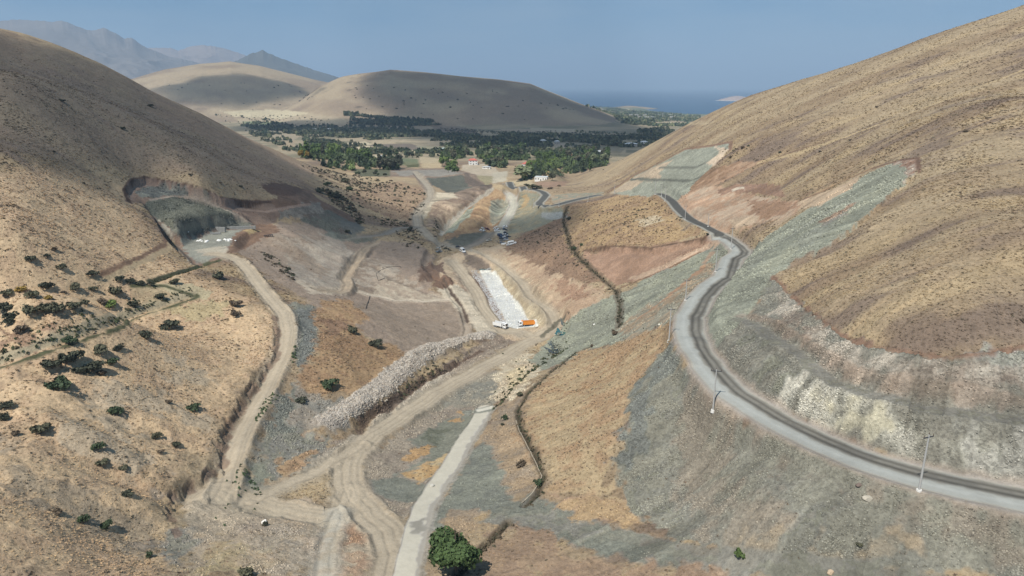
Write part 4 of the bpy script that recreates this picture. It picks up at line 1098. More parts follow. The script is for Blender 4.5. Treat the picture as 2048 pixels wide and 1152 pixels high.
# ------------------------------------------------------------------ small growth and stones
dA = np.gradient(AZ)[None] * (np.gradient(RR) * RR)[:, None]
dAf = dA.ravel()
def pick(weight, n):
    w = weight * dAf; w = w / w.sum()
    I = np.searchsorted(np.cumsum(w), rng.random(n)); I = np.minimum(I, len(w) - 1)
    r = Rf[I] * (1 + rng.uniform(-.0013, .0013, n)); a = np.tile(AZ, NR)[I] + rng.uniform(-.5, .5, n) * .00116
    x, y = r * np.sin(a), r * np.cos(a)
    return np.stack([x, y, ground(x, y)], 1), I
def tri_clump(n, seed, flat=1.0, size=.5, up=.0):
    g = np.random.default_rng(seed); V = []
    for k in range(n):
        c = g.normal(size=3); c /= np.linalg.norm(c); c *= g.uniform(.45, .85); c[2] = abs(c[2]) * flat + up
        a = g.normal(size=3); a /= np.linalg.norm(a); b = g.normal(size=3); b -= a * (a @ b); b /= np.linalg.norm(b)
        V += [c + a * size, c - a * size * .5 + b * size * .8, c - a * size * .5 - b * size * .8]
    return np.array(V), np.arange(3 * n).reshape(n, 3)
ico = bmesh.new(); bmesh.ops.create_icosphere(ico, subdivisions=1, radius=1.0)
ICO_V = np.array([v.co[:] for v in ico.verts]); ICO_F = np.array([[v.index for v in f.verts] for f in ico.faces]); ico.free()
gtuft = mat('dry_tussock', (1, 1, 1), attr='col', var=.12, scale=2)
stone = mat('broken_stone', (1, 1, 1), attr='col', var=.12, scale=3, rough=.9)

# dry tussocks on the slopes
wg = np.clip(GR, 0, 1) * (Rf > 105) * (1 - smooth(600, 820, Rf)) * (np.abs(np.tile(AZ, NR)) < R(43)) * np.clip((260 / Rf) ** 1.5, .1, 2.2) * np.clip(.55 + NZ2 * 1.2 + .2, .15, 1.4)
P_, I_ = pick(wg, 90000)
tv, tf = tri_clump(7, 3, .7, .62)
cc = RGB[I_] * rng.uniform(.88, 1.35, (len(P_), 1)) * np.array([1.03, 1.0, .93])
sc = rng.uniform(.16, .42, len(P_)) * np.clip(Rf[I_] / 230, .8, 1.7)
tag(link('dry_grass', scatter_mesh('dry_grass', tv, tf, P_, np.stack([sc, sc, sc * .55], 1), rng.uniform(0, 6.28, len(P_)), gtuft, cols=cc, jit=.25)), kind='stuff')
# darker dwarf scrub between them
P_, I_ = pick(wg * np.clip(.45 + fbm(GXf / 9, GYf / 9, 2, 77) * 1.3, .08, 1.2), 30000)
tv, tf = tri_clump(10, 5, .6, .55)
base = np.array([C(146, 124, 96), C(138, 124, 94), C(156, 128, 100)])
cc = base[rng.integers(0, 3, len(P_))] * rng.uniform(.7, 1.15, (len(P_), 1))
sc = (.14 + .42 * rng.random(len(P_)) ** 2.4) * np.clip(Rf[I_] / 230, .8, 1.6)
tag(link('low_scrub', scatter_mesh('low_scrub', tv, tf, P_, np.stack([sc, sc, sc * .75], 1), rng.uniform(0, 6.28, len(P_)), gtuft, cols=cc, jit=.25)), kind='stuff')
# scrub on the slope behind the left hill and at the feet of the far hills
def scrub_px(polys, n, s0, s1, colr, name, skip=0):
    pts = []
    for pg in polys:
        Q = world_line(pg, closed=True, skip=skip)
        lo, hi = Q[:, :2].min(0), Q[:, :2].max(0)
        m = max(40, int(n * 4)); xy = rng.uniform(lo, hi, (m, 2)); k = inside_poly(Q, xy[:, 0], xy[:, 1])
        xy = xy[k]; nn = fbm(xy[:, 0] / 25, xy[:, 1] / 25, 3, 7); xy = xy[nn > -.3][:n]
        pts.append(xy)
    xy = np.vstack(pts); P = np.c_[xy, ground(xy[:, 0], xy[:, 1])]
    tv, tf = tri_clump(14, 8, .8, .5)
    sc = s0 + (s1 - s0) * rng.random(len(P)) ** 2.2; cc = np.array(colr)[rng.integers(0, len(colr), len(P))] * rng.uniform(.7, 1.2, (len(P), 1))
    return tag(link(name, scatter_mesh(name, tv, tf, P, sc, rng.uniform(0, 6.28, len(P)), gtuft, cols=cc, jit=.25)), kind='stuff')
SCR = [C(104, 100, 78), C(112, 100, 74), C(84, 92, 62), C(122, 104, 84)]
scrub_px(["600,330 680,345 740,372 760,400 730,420 690,395 640,360", "640,370 700,400 730,440 720,450 660,400", "700,350 780,360 850,385 850,420 820,440 740,410"], 420, .5, 2.1, SCR, 'scrub')
scrub_px(["830,455 850,470 845,500 800,490 790,460", "730,430 820,445 825,455 760,450", "870,430 880,470 900,500 890,505 865,470", "520,500 560,520 600,560 580,560 530,520"], 130, .4, 1.6, SCR, 'scrub')
scrub_px(["1180,330 1260,300 1330,330 1270,350 1200,365", "1440,300 1500,290 1520,320 1470,325"], 26, .5, 1.3, SCR, 'scrub')
scrub_px(["1280,400 1330,410 1400,460 1290,470 1200,470 1160,440 1250,400", "1040,480 1100,440 1130,470 1200,550 1120,530"], 160, .5, 1.2, SCR, 'scrub')
scrub_px(["430,232 560,228 700,240 690,252 480,240", "960,262 1180,262 1300,275 1200,285 1000,270", "880,255 980,262 960,275 890,262"], 160, 2, 5, [C(92, 96, 76), C(104, 102, 80)], 'scrub', skip=1300)
scrub_px(["300,170 560,160 640,200 480,225 380,210", "680,170 1000,180 1150,220 1000,250 720,225"], 55, 3, 6, [C(92, 90, 76)], 'scrub', skip=2500)
# green weeds along canals and wet spots
def along(P, n, spread, s0, s1, colr, name, off=0.0):
    L = np.r_[0, np.cumsum(np.hypot(np.diff(P[:, 0]), np.diff(P[:, 1])))]
    t = rng.uniform(0, L[-1], n); x = np.interp(t, L, P[:, 0]); y = np.interp(t, L, P[:, 1])
    x2 = np.interp(t + 1, L, P[:, 0]); y2 = np.interp(t + 1, L, P[:, 1]); d = np.hypot(x2 - x, y2 - y) + 1e-6
    o = rng.normal(0, spread, n) + off
    x = x + (y2 - y) / d * o; y = y - (x2 - x) / d * o
    Pp = np.c_[x, y, ground(x, y)]
    tv, tf = tri_clump(12, 9, .8, .5)
    cc = np.array(colr)[rng.integers(0, len(colr), n)] * rng.uniform(.7, 1.25, (n, 1))
    sc = rng.uniform(s0, s1, n)
    return tag(link(name, scatter_mesh(name, tv, tf, Pp, sc, rng.uniform(0, 6.28, n), gtuft, cols=cc, jit=.25)), kind='stuff')
WEED = [C(90, 104, 60), C(106, 110, 70), C(128, 116, 80), C(78, 92, 54)]
along(CANAL, 300, .9, .35, .9, WEED, 'canal_weeds', off=-1.6)
along(CANAL2, 120, .5, .3, .8, WEED, 'canal_weeds')
along(DITCH, 300, .9, .4, 1.0, [C(96, 94, 66), C(120, 104, 76), C(84, 88, 58)], 'ditch_weeds')
along(DITCH2, 260, .6, .25, .7, [C(96, 98, 66), C(124, 108, 78), C(84, 92, 60)], 'ditch_weeds', off=-.6)
along(DITCH3, 160, .7, .25, .7, [C(110, 104, 76), C(124, 108, 82)], 'ditch_weeds')
along(world_line("990,820 1015,790 1050,750 1085,730 1130,700"), 150, 2.0, .4, 1.1, WEED, 'ditch_weeds')
along(world_line("512,842 526,818 540,797 550,787"), 60, .7, .3, .6, [C(92, 120, 66)], 'roadside_weeds')
along(world_line("482,930 500,960 520,988"), 50, 1.6, .3, .6, [C(92, 120, 72)], 'roadside_weeds')
along(world_line("591,690 588,705 582,724"), 26, .4, .4, .7, [C(92, 120, 66)], 'roadside_weeds')
along(world_line("800,800 830,770 870,745 900,735"), 70, 1.3, .4, 1.0, [C(90, 96, 60), C(112, 98, 70)], 'gully_weeds')

# broken stone: the long heap, the lined spillway and the stony banks
def stones_along(P, n, width, s0, s1, colr, name, ends=3.0, flat=.6, lift=0.0):
    L = np.r_[0, np.cumsum(np.hypot(np.diff(P[:, 0]), np.diff(P[:, 1])))]
    t = rng.uniform(0, L[-1], n); x = np.interp(t, L, P[:, 0]); y = np.interp(t, L, P[:, 1])
    x2 = np.interp(t + 1, L, P[:, 0]); y2 = np.interp(t + 1, L, P[:, 1]); x0 = np.interp(t - 1, L, P[:, 0]); y0 = np.interp(t - 1, L, P[:, 1])
    d = np.hypot(x2 - x0, y2 - y0) + 1e-6; o = rng.uniform(-1, 1, n) * width
    x = x + (y2 - y0) / d * o; y = y - (x2 - x0) / d * o
    Pp = np.c_[x, y, ground(x, y) + lift]
    sc = rng.uniform(s0, s1, n) ** 1.0
    cc = np.array(colr)[rng.integers(0, len(colr), n)] * rng.uniform(.82, 1.12, (n, 1))
    S3 = np.stack([sc * rng.uniform(.7, 1.3, n), sc, sc * flat * rng.uniform(.7, 1.2, n)], 1)
    return tag(link(name, scatter_mesh(name, ICO_V, ICO_F, Pp, S3, rng.uniform(0, 6.28, n), stone, cols=cc, jit=.3)), kind='stuff')
stones_along(HEAP, 9500, 5.0, .08, .40, [C(222, 206, 182), C(206, 186, 160), C(236, 224, 206), C(186, 164, 142), C(198, 190, 176)], 'rubble')
stones_along(HEAP, 260, 6.0, .45, .8, [C(222, 206, 182), C(206, 190, 168)], 'rubble')
stones_along(CH, 9000, 8.0, .14, .40, [C(250, 250, 248), C(236, 240, 240), C(244, 244, 242), C(214, 218, 218)], 'channel_riprap', flat=.3)
wr = np.clip(RK - .25, 0, 1) * (Rf > 105) * (Rf < 520) * (np.abs(np.tile(AZ, NR)) < R(43)) * np.clip((240 / Rf) ** 1.8, .1, 2.5) * np.clip(.3 + fbm(GXf / 6, GYf / 6, 2, 78) * 2.0, .03, 2)
P_, I_ = pick(wr, 38000)
sc = rng.uniform(.08, .32, len(P_)) ** 1.1 * 1.15 * np.clip(Rf[I_] / 200, .8, 1.7)
cc = RGB[I_] * rng.uniform(.6, 1.6, (len(P_), 1))
tag(link('loose_rock', scatter_mesh('loose_rock', ICO_V, ICO_F, P_, np.stack([sc, sc * 1.2, sc * .8], 1), rng.uniform(0, 6.28, len(P_)), stone, cols=np.clip(cc, 0, .8), jit=.3)), kind='stuff')
print('scatter', round(time.time() - T0, 1))

# ------------------------------------------------------------------ bushes and trees
def lobes(n, rx, rz, k, seed, leaf, cz, tall=False):
    g = np.random.default_rng(seed)
    if tall: Cn = np.c_[g.normal(0, rx * .15, k), g.normal(0, rx * .15, k), np.linspace(cz - rz * .75, cz + rz * .75, k)]
    else:
        a = g.uniform(0, 6.28, k); q = g.uniform(.25, .62, k) * rx
        Cn = np.c_[np.cos(a) * q, np.sin(a) * q, cz + g.uniform(-.35, .5, k) * rz]
    Rl = g.uniform(.32, .6, k) * rx if not tall else rx * (1 - np.abs(np.linspace(-.9, .9, k)) ** 2 * .6)
    V = np.empty((n, 4, 3))
    for i in range(n):
        j = g.integers(0, k); d = g.normal(size=3); d /= np.linalg.norm(d)
        if d[2] < -.5: d[2] *= -.6
        c = Cn[j] + d * Rl[j] * g.uniform(.55, 1.08) * np.array([1, 1, rz / rx if not tall else 1.3])
        a = np.cross(d + g.normal(0, .5, 3), g.normal(size=3)); a /= np.linalg.norm(a)
        b = np.cross(a, d + g.normal(0, .6, 3)); b /= np.linalg.norm(b) + 1e-9
        s = leaf * g.uniform(.5, 1.6)
        V[i] = [c - a * s - b * s * .6, c + a * s - b * s * .7, c + a * s * .8 + b * s * .6, c - a * s * .9 + b * s * .7]
    V[..., 2] = np.maximum(V[..., 2], .03)
    return V.reshape(-1, 3), np.arange(4 * n).reshape(n, 4)
def limb_mesh(name, segs, m, sides=6):
    """segs: list of (p0, p1, r0, r1)"""
    V, F = [], []
    for p0, p1, r0, r1 in segs:
        p0, p1 = Vector(p0), Vector(p1); ax = (p1 - p0).normalized()
        u = ax.orthogonal().normalized(); w = ax.cross(u); b = len(V)
        for p, r in ((p0, r0), (p1, r1)):
            for k in range(sides):
                a = 2 * math.pi * k / sides; V.append(p + u * math.cos(a) * r + w * math.sin(a) * r)
        for k in range(sides): F.append((b + k, b + (k + 1) % sides, b + sides + (k + 1) % sides, b + sides + k))
    return mesh_from(name, np.array([v[:] for v in V]), np.array(F), m)
def leafmat(name, c, var=.35, scale=.6): 
    m = mat(name, c, rough=.8, var=var, scale=scale, spec=.2)
    return m
LM = {'dark': leafmat('leaf_dark', (.062, .066, .044)), 'olive': leafmat('leaf_olive', (.10, .098, .062)), 'green': leafmat('leaf_green', (.085, .125, .04)),
      'bright': leafmat('leaf_bright', (.13, .18, .05)), 'grey': leafmat('leaf_grey', (.16, .18, .10)), 'yellow': leafmat('leaf_yellow', (.32, .22, .06)), 'brown': leafmat('leaf_brown', (.13, .10, .07)),
      'deep': leafmat('leaf_deep', (.058, .08, .042))}
BARK = mat('bark', (.12, .09, .065), var=.3, scale=3)
BUSHM, CROWNM, POPM, TRM = {}, {}, {}, {}
for v_ in range(4):
    Vb, Fb = lobes(520, 1.0, .66 + .1 * (v_ % 2), 5 + 2 * v_, 100 + v_, .105, .5)
    Vc, Fc = lobes(560, 1.0, 1.0, 9, 200 + v_, .125, 1.2)
    Vp, Fp = lobes(300, .42, 1.35, 7, 300 + v_, .12, 1.5, tall=True)
    for k_, m_ in LM.items():
        BUSHM[k_, v_] = (Vb, Fb, m_); CROWNM[k_, v_] = (Vc, Fc, m_); POPM[k_, v_] = (Vp, Fp, m_)
_cache = {}
def plant_mesh(tab, k_, v_, nm):
    key = (id(tab), k_, v_)
    if key not in _cache: _cache[key] = mesh_from(nm, tab[k_, v_][0], tab[k_, v_][1], tab[k_, v_][2])
    return _cache[key]
STEM = limb_mesh('stem', [((0, 0, -.25), (0.02, 0, .3), .06, .045)] + [((0.02, 0, .28), (math.cos(a) * .45, math.sin(a) * .45, .75), .035, .015) for a in (0, 1.3, 2.5, 3.8, 5.1)], BARK, 5)
TRUNK = limb_mesh('trunk', [((0, 0, -.3), (0.02, 0, .75), .075, .05)] + [((0.02, 0, .6 + .06 * i), (math.cos(a) * .5, math.sin(a) * .5, 1.3 + .1 * (i % 3)), .04, .015) for i, a in enumerate((0, 1.3, 2.5, 3.8, 5.1))] + [((0.02, 0, .75), (0, .05, 1.8), .045, .012)], BARK, 6)
def plant(kind, px, py, wpx, colr, label, cat, group=None, hgt=None, skip=0.0, xy=None, wm=None):
    p = ray(px, py, skip) if xy is None else np.array([xy[0], xy[1], ground(*xy)[0]])
    dist = math.sqrt(p @ p)
    w = wpx * dist / FPX if wm is None else wm
    v_ = random.randrange(4)
    root = bpy.data.objects.new({'bush': 'bush', 'tree': 'broadleaf_tree', 'poplar': 'poplar_tree'}[kind], None)
    COL.objects.link(root); root.location = p; root.rotation_euler.z = random.uniform(0, 6.28)
    tab, nm = {'bush': (BUSHM, 'foliage'), 'tree': (CROWNM, 'crown'), 'poplar': (POPM, 'crown')}[kind]
    a = link(nm, plant_mesh(tab, colr, v_, nm), root)
    b = link('stem' if kind == 'bush' else 'trunk', STEM if kind == 'bush' else TRUNK, root)
    s = w / 2 / (1.05 if kind != 'poplar' else .5)
    hz_ = s * random.uniform(.6, 1.15) if hgt is None else hgt / (1.5 if kind == 'bush' else 2.35 if kind == 'tree' else 3.2)
    root.scale = (s * random.uniform(.8, 1.2), s * random.uniform(.8, 1.2), hz_)
    tag(root, label, cat, group)
    return root
BS = [  # px, py(base), width px, colour, label (None: one of many alike)
 (95, 577, 28, 'dark', "tall dark bush standing alone at the head of the left bench"), (14, 590, 26, 'olive', None), (42, 582, 22, 'yellow', "yellowing bush near the left edge among the bench bushes"),
 (66, 596, 26, 'olive', None), (98, 598, 17, 'yellow', "small rusty yellow bush in the middle of the bench thicket"), (60, 624, 34, 'olive', None), (88, 624, 30, 'olive', None), (112, 626, 34, 'olive', "broad grey green bush at the right end of the long thicket"),
 (150, 580, 22, 'olive', None), (186, 581, 19, 'olive', None), (127, 587, 11, 'brown', None), (171, 607, 18, 'olive', None), (150, 618, 28, 'olive', None), (204, 607, 18, 'brown', None), (222, 614, 24, 'bright', "fresh green bush on the bench above the canal path"),
 (232, 587, 32, 'olive', "wide olive bush left of the terraced field"), (267, 612, 22, 'dark', None), (320, 595, 21, 'dark', "round dark bush alone inside the pale terraced field"), (240, 562, 22, 'dark', None), (261, 565, 19, 'dark', None), (281, 569, 20, 'dark', None), (302, 571, 14, 'dark', None),
 (185, 551, 20, 'dark', None), (8, 624, 26, 'dark', None), (22, 636, 26, 'dark', None), (18, 648, 26, 'dark', None), (42, 664, 24, 'brown', "greyish bush above the brown washout at the left edge"),
 (340, 657, 40, 'dark', "largest dark bush below the canal path"), (291, 676, 29, 'dark', None), (237, 699, 24, 'dark', None), (200, 707, 30, 'olive', None), (225, 728, 25, 'deep', "compact green bush at the right of the big bush cluster"),
 (105, 737, 40, 'dark', None), (132, 728, 34, 'dark', None), (152, 722, 34, 'dark', None), (158, 744, 30, 'dark', None), (188, 742, 38, 'dark', None), (205, 750, 22, 'brown', None), (120, 778, 42, 'deep', "big green bush below the bush cluster"),
 (140, 688, 26, 'deep', "green bush on the upper bank of the canal"), (62, 523, 19, 'dark', None), (94, 514, 11, 'dark', None), (109, 501, 13, 'brown', None), (125, 538, 19, 'olive', None), (437, 556, 30, 'dark', "spreading bush beside the dirt road below the quarry"),
 (472, 613, 24, 'brown', None), (470, 633, 22, 'brown', "brown bush on the slope edge left of the dirt road"), (349, 567, 20, 'olive', None), (10, 814, 26, 'dark', None), (8, 840, 22, 'dark', None), (82, 866, 30, 'olive', None), (32, 869, 14, 'brown', None),
 (232, 828, 27, 'deep', "green bush at the head of the pale eroded strip"), (388, 820, 27, 'deep', "green bush near the scarp right of the pale strips"), (338, 807, 13, 'brown', None), (197, 899, 27, 'deep', None), (314, 877, 20, 'olive', None), (321, 906, 16, 'brown', None), (354, 893, 20, 'dark', None),
 (203, 929, 24, 'olive', None), (248, 938, 18, 'olive', None), (255, 992, 20, 'dark', "small dark bush alone left of the washed out hollow"), (168, 1046, 24, 'deep', None), (212, 1056, 25, 'deep', None), (115, 1028, 22, 'brown', None), (299, 1113, 15, 'deep', None),
 (603, 804, 26, 'dark', "dark bush on the grey gravel left of the rubble heap"), (660, 777, 34, 'deep', "large round bush on the dry mound left of the rubble heap"), (705, 665, 25, 'olive', "left of the two bushes on top of the dry mound"), (752, 694, 27, 'dark', "right of the two bushes on top of the dry mound"),
 (495, 1152, 34, 'olive', "olive bush cut by the bottom edge of the picture"), (531, 1051, 13, 'dark', "tiny bush beside a white stone below the track junction"), (1043, 932, 28, 'brown', "half dry bush between concrete road and curved ditch"), (1010, 840, 18, 'deep', "green bush right of the upper end of the concrete road"),
 (1005, 851, 10, 'dark', None), (1477, 1113, 24, 'green', "lone green bush at the foot of the road embankment"), (1718, 1093, 14, 'olive', "faint shrub on the embankment below the near power pole"), (1229, 669, 18, 'brown', "brown shrub at the lower end of the hillside ditch"), (1184, 693, 11, 'brown', None),
 (1077, 970, 22, 'deep', "green bush filling the lower bend of the curved ditch"), (1040, 792, 18, 'olive', "olive bush beside the ditch near the pale rubble"), (2046, 643, 14, 'brown', "dark shrub at the right edge above the road cut"), (1150, 500, 14, 'deep', None), (1163, 491, 10, 'deep', None), (1137, 440, 12, 'dark', None),
 (1700, 281, 8, 'brown', None), (1640, 304, 8, 'dark', None), (1931, 264, 10, 'brown', None), (1753, 215, 6, 'brown', None), (1560, 306, 7, 'dark', None), (1485, 297, 8, 'brown', None), (1461, 316, 8, 'brown', None),
 (125, 204, 10, 'dark', None), (301, 213, 12, 'dark', None), (246, 259, 10, 'dark', None), (380, 350, 9, 'brown', None), (482, 374, 10, 'dark', None), (441, 367, 8, 'brown', None), (167, 367, 6, 'dark', None), (109, 305, 7, 'dark', None),
 (1415, 470, 8, 'dark', None), (640, 385, 24, 'dark', "dark thicket beside the stony path on the left slope"), (668, 395, 28, 'dark', None), (655, 372, 18, 'deep', None), (690, 365, 20, 'olive', None), (700, 380, 16, 'deep', None), (820, 440, 8, 'dark', None),
 (695, 466, 14, 'dark', None), (820, 462, 16, 'dark', "dark bush right below the far track junction"), (1065, 378, 20, 'olive', "olive bush in front of the white farmhouse"), (1078, 377, 16, 'olive', None), (1054, 372, 14, 'olive', None), (1100, 378, 12, 'brown', None), (1118, 374, 10, 'brown', None)]
def zone(px, py):
    if px > 1400: return "bush on the right hillside above the road", "bushes scattered on the right hillside"
    if px > 800: return "bush by the valley bottom tracks and ditches", "bushes near the valley bottom"
    if py < 480: return "bush on the upper left hillside in cloud shade", "bushes on the upper left hillside"
    if py < 655: return "bush on the flat bench left above the canal", "bushes on the left bench"
    return "bush on the dry slope left below the canal", "bushes on the lower left slope"
CW = {'dark': 'dark green', 'olive': 'olive grey', 'deep': 'green', 'brown': 'brownish', 'yellow': 'yellow', 'bright': 'fresh green', 'green': 'green'}
for px, py, w, c_, lb in BS:
    t_, g_ = zone(px, py)
    plant('bush', px, py, w * 1.0, c_, lb or (CW[c_] + ' ' + t_), 'bush', g_)

# the big tree at the bottom
bt = ray(912, 1146)
dist = math.sqrt(bt @ bt); wbt = 108 * dist / FPX / 2
V1, F1 = lobes(6500, 1.0, .72, 13, 78, .05, .85)
root = bpy.data.objects.new('broadleaf_tree', None); COL.objects.link(root); root.location = bt; root.scale = (wbt / 1.03,) * 3
link('crown', mesh_from('crown', V1, F1, leafmat('leaf_walnut', (.062, .095, .035), .55, 1.6)), root)
link('trunk', TRUNK, root)
tag(root, "large leafy green tree beside the ditch at the bottom", 'tree')

def pxpoly(s, n, skip, mind=5.0):
    Q = world_line(s, closed=True, skip=skip, step=10); lo, hi = Q[:, :2].min(0), Q[:, :2].max(0); out = []
    for k in range(n * 60):
        p = rng.uniform(lo, hi)
        if inside_poly(Q, p[:1], p[1:2])[0] and all((p[0] - q[0]) ** 2 + (p[1] - q[1]) ** 2 > mind * mind for q in out): out.append(p)
        if len(out) >= n: break
    return out
GROVES = [("600,310 640,300 690,308 750,322 765,338 700,342 650,338 612,322", 46, 880, 'mix', 9, 17, "tree in the green grove beyond the left slope"),
          ("762,330 800,322 800,338 770,341", 12, 880, 'dark', 10, 15, "dark tree in the clump left of the grey plateau"),
          ("882,325 900,325 915,348 900,356 886,345", 10, 880, 'bright', 7, 12, "bright green tree right of the grey plateau"),
          ("890,300 935,296 945,312 910,320 885,315", 16, 950, 'mid', 9, 15, "tree left of the white house with red roof"),
          ("965,322 1010,325 1015,338 975,336", 12, 900, 'mid', 7, 11, "tree beside the stream bed behind the hairpin"),
          ("950,300 1050,302 1060,322 960,318", 34, 1000, 'mid', 8, 14, "tree in the grey green wood behind the white house"),
          ("1060,330 1090,325 1130,320 1140,330 1090,345 1050,362 1030,365", 26, 800, 'bright', 5, 10, "tree along the hedge above the stubble field"),
          ("1130,318 1180,312 1215,305 1215,330 1160,350 1130,346", 36, 700, 'mid', 9, 15, "tree in the grove at the foot of the right hill"),
          ("1060,312 1120,306 1150,312 1130,322 1080,322", 18, 1000, 'mid', 8, 13, "tree among the red roofed farm houses"),
          ("690,346 730,344 780,350 780,356 700,356", 9, 850, 'dark', 3, 5, "small tree in the orchard plot left of plateau")]
for s_, n_, sk_, k_, h0, h1, lb in GROVES:
    for p in pxpoly(s_, n_, sk_):
        h = random.uniform(h0, h1) * 1.35
        c_ = {'mix': ['dark', 'deep', 'green', 'bright', 'green', 'deep'], 'dark': ['dark', 'deep'], 'bright': ['bright', 'green', 'green'], 'mid': ['deep', 'green', 'olive', 'grey', 'deep']}[k_]
        c_ = random.choice(c_); kd = 'poplar' if random.random() < .3 and h > 9 else 'tree'
        plant(kd, 0, 0, 0, c_, (CW.get(c_, 'grey green') + ' ' + ('slender ' if kd == 'poplar' else '') + lb), 'tree', lb.replace('tree', 'trees', 1), hgt=h * (1.25 if kd == 'poplar' else 1), xy=p, wm=h * (.9 if kd == 'tree' else .38))
p = ray(1048, 360, 800); plant('tree', 0, 0, 0, 'grey', "wide pale grey green willow beside the paved road", 'tree', hgt=21, xy=p[:2], wm=32)
p = ray(622, 322, 900)
for dx in (0, 9): plant('tree', 0, 0, 0, 'yellow', "orange yellow autumn tree in the green grove", 'tree', "autumn trees in the grove", hgt=13, xy=(p[0] + dx - 22, p[1] + 30), wm=9)
p = ray(758, 340, 880); plant('poplar', 0, 0, 0, 'dark', "tall dark poplar rising from the clump left of plateau", 'tree', hgt=24, xy=(p[0], p[1] + 6), wm=9)
p = ray(1104, 362, 800); plant('tree', 0, 0, 0, 'dark', "round dark tree right of the white farmhouse", 'tree', hgt=11, xy=p[:2], wm=11)
print('trees', round(time.time() - T0, 1))

# woods of the far valley and of the shore: masses, not single trees
WOODS = [("480,252 560,250 700,252 830,256 830,262 760,267 600,262 520,262", 1500), ("700,230 860,240 885,250 820,253 700,249", 1100), ("780,300 880,302 890,312 860,314 800,312", 120), ("560,300 620,296 640,306 600,306", 60), ("1000,298 1120,300 1130,308 1010,306", 200), ("900,286 1000,290 1050,298 950,298", 260), ("700,284 760,290 770,296 710,294", 60), ("688,226 716,225 716,232 690,233", 90), ("560,263 700,263 870,268 880,274 700,277 600,275", 900),
         ("490,262 560,268 592,285 560,292 520,280", 260), ("604,280 640,278 700,290 712,303 660,300 620,293", 260), ("690,272 760,272 800,277 740,281", 200), ("800,262 880,263 890,272 810,274", 300),
         ("880,276 1000,276 1100,282 1108,298 1060,304 960,298 900,290 850,286", 900), ("1000,268 1150,272 1160,285 1100,284 1000,276", 500), ("1140,290 1200,297 1180,312 1110,306", 260), ("1100,270 1300,274 1340,265 1350,290 1250,296 1160,286", 1000),
         ("1270,262 1330,255 1350,262 1330,275 1290,272", 300), ("690,301 780,302 790,311 700,313", 160), ("880,268 960,271 960,276 885,275", 200), ("426,229 500,234 560,242 500,240 440,238", 120), ("505,244 570,247 580,250 510,250", 160)]
def wood(polys, skip, s0, s1, colr, name, tris=22, step=10, frac=1.0, seed=4, thr=-.3):
    PP = []
    for s_, n_ in polys:
        Q = world_line(s_, closed=True, skip=skip, step=step); lo, hi = Q[:, :2].min(0), Q[:, :2].max(0)
        xy = rng.uniform(lo, hi, (int(n_ * 8), 2)); xy = xy[inside_poly(Q, xy[:, 0], xy[:, 1])]
        xy = xy[fbm(xy[:, 0] / 90, xy[:, 1] / 45, 3, 19) > thr][:int(n_ * frac)]; PP.append(xy)
    xy = np.vstack(PP); P = np.c_[xy, ground(xy[:, 0], xy[:, 1])]; n = len(P)
    tv, tf = tri_clump(tris, seed, 1.0, .42, up=.15)
    sc = rng.uniform(s0, s1, n); cc = np.array(colr)[rng.integers(0, len(colr), n)] * rng.uniform(.65, 1.3, (n, 1))
    return tag(link(name, scatter_mesh(name, tv, tf, P, np.stack([sc * .75, sc * .75, sc * 1.05], 1), rng.uniform(0, 6.28, n), gtuft, cols=cc, jit=.2)), kind='stuff')
NEARW = [(a_[0], n_) for a_, n_ in zip(GROVES, (420, 60, 0, 110, 40, 420, 120, 330, 120, 0)) if n_]
DKG = np.array([(.05, .07, .042), (.065, .085, .05), (.045, .06, .04), (.09, .10, .06), (.12, .12, .075), (.14, .15, .08)])
wood(WOODS, 1050, 3.5, 8.5, DKG, 'woodland', thr=-.08, frac=.8)
wood(NEARW, 850, 3, 7.5, np.array([(.06, .085, .04), (.085, .115, .05), (.05, .07, .04), (.10, .125, .065), (.12, .16, .06)]), 'grove_undergrowth', tris=40)
wood([("430,240 500,243 560,249 480,250", 60), ("740,300 850,302 850,306 745,304", 50), ("880,288 960,290 960,294 880,293", 90), ("700,320 760,316 840,314 840,317 700,324", 70), ("560,250 640,254 560,256", 60), ("870,300 890,300 900,316 880,314", 30), ("640,296 690,304 640,306", 60),
      ("1150,262 1300,268 1300,272 1150,268", 90), ("980,262 1100,266 1100,269 980,268", 60), ("1140,338 1160,345 1130,352 1060,356 1060,352", 90)], 850, 2, 5, DKG * 1.2, 'hedgerow')
wood([("1180,216 1240,219 1330,227 1400,233 1400,240 1300,236 1230,232", 1500), ("1225,232 1290,236 1400,240 1400,246 1330,243 1280,252 1240,246", 900), ("1290,225 1330,228 1345,236 1300,234", 500), ("1170,213 1240,216 1250,222 1190,220", 300), ("1300,252 1400,250 1400,258 1330,262 1290,262", 300)], 2600, 5, 12, DKG * 1.6, 'shore_woodland', tris=14, step=5)
print('woods', round(time.time() - T0, 1))
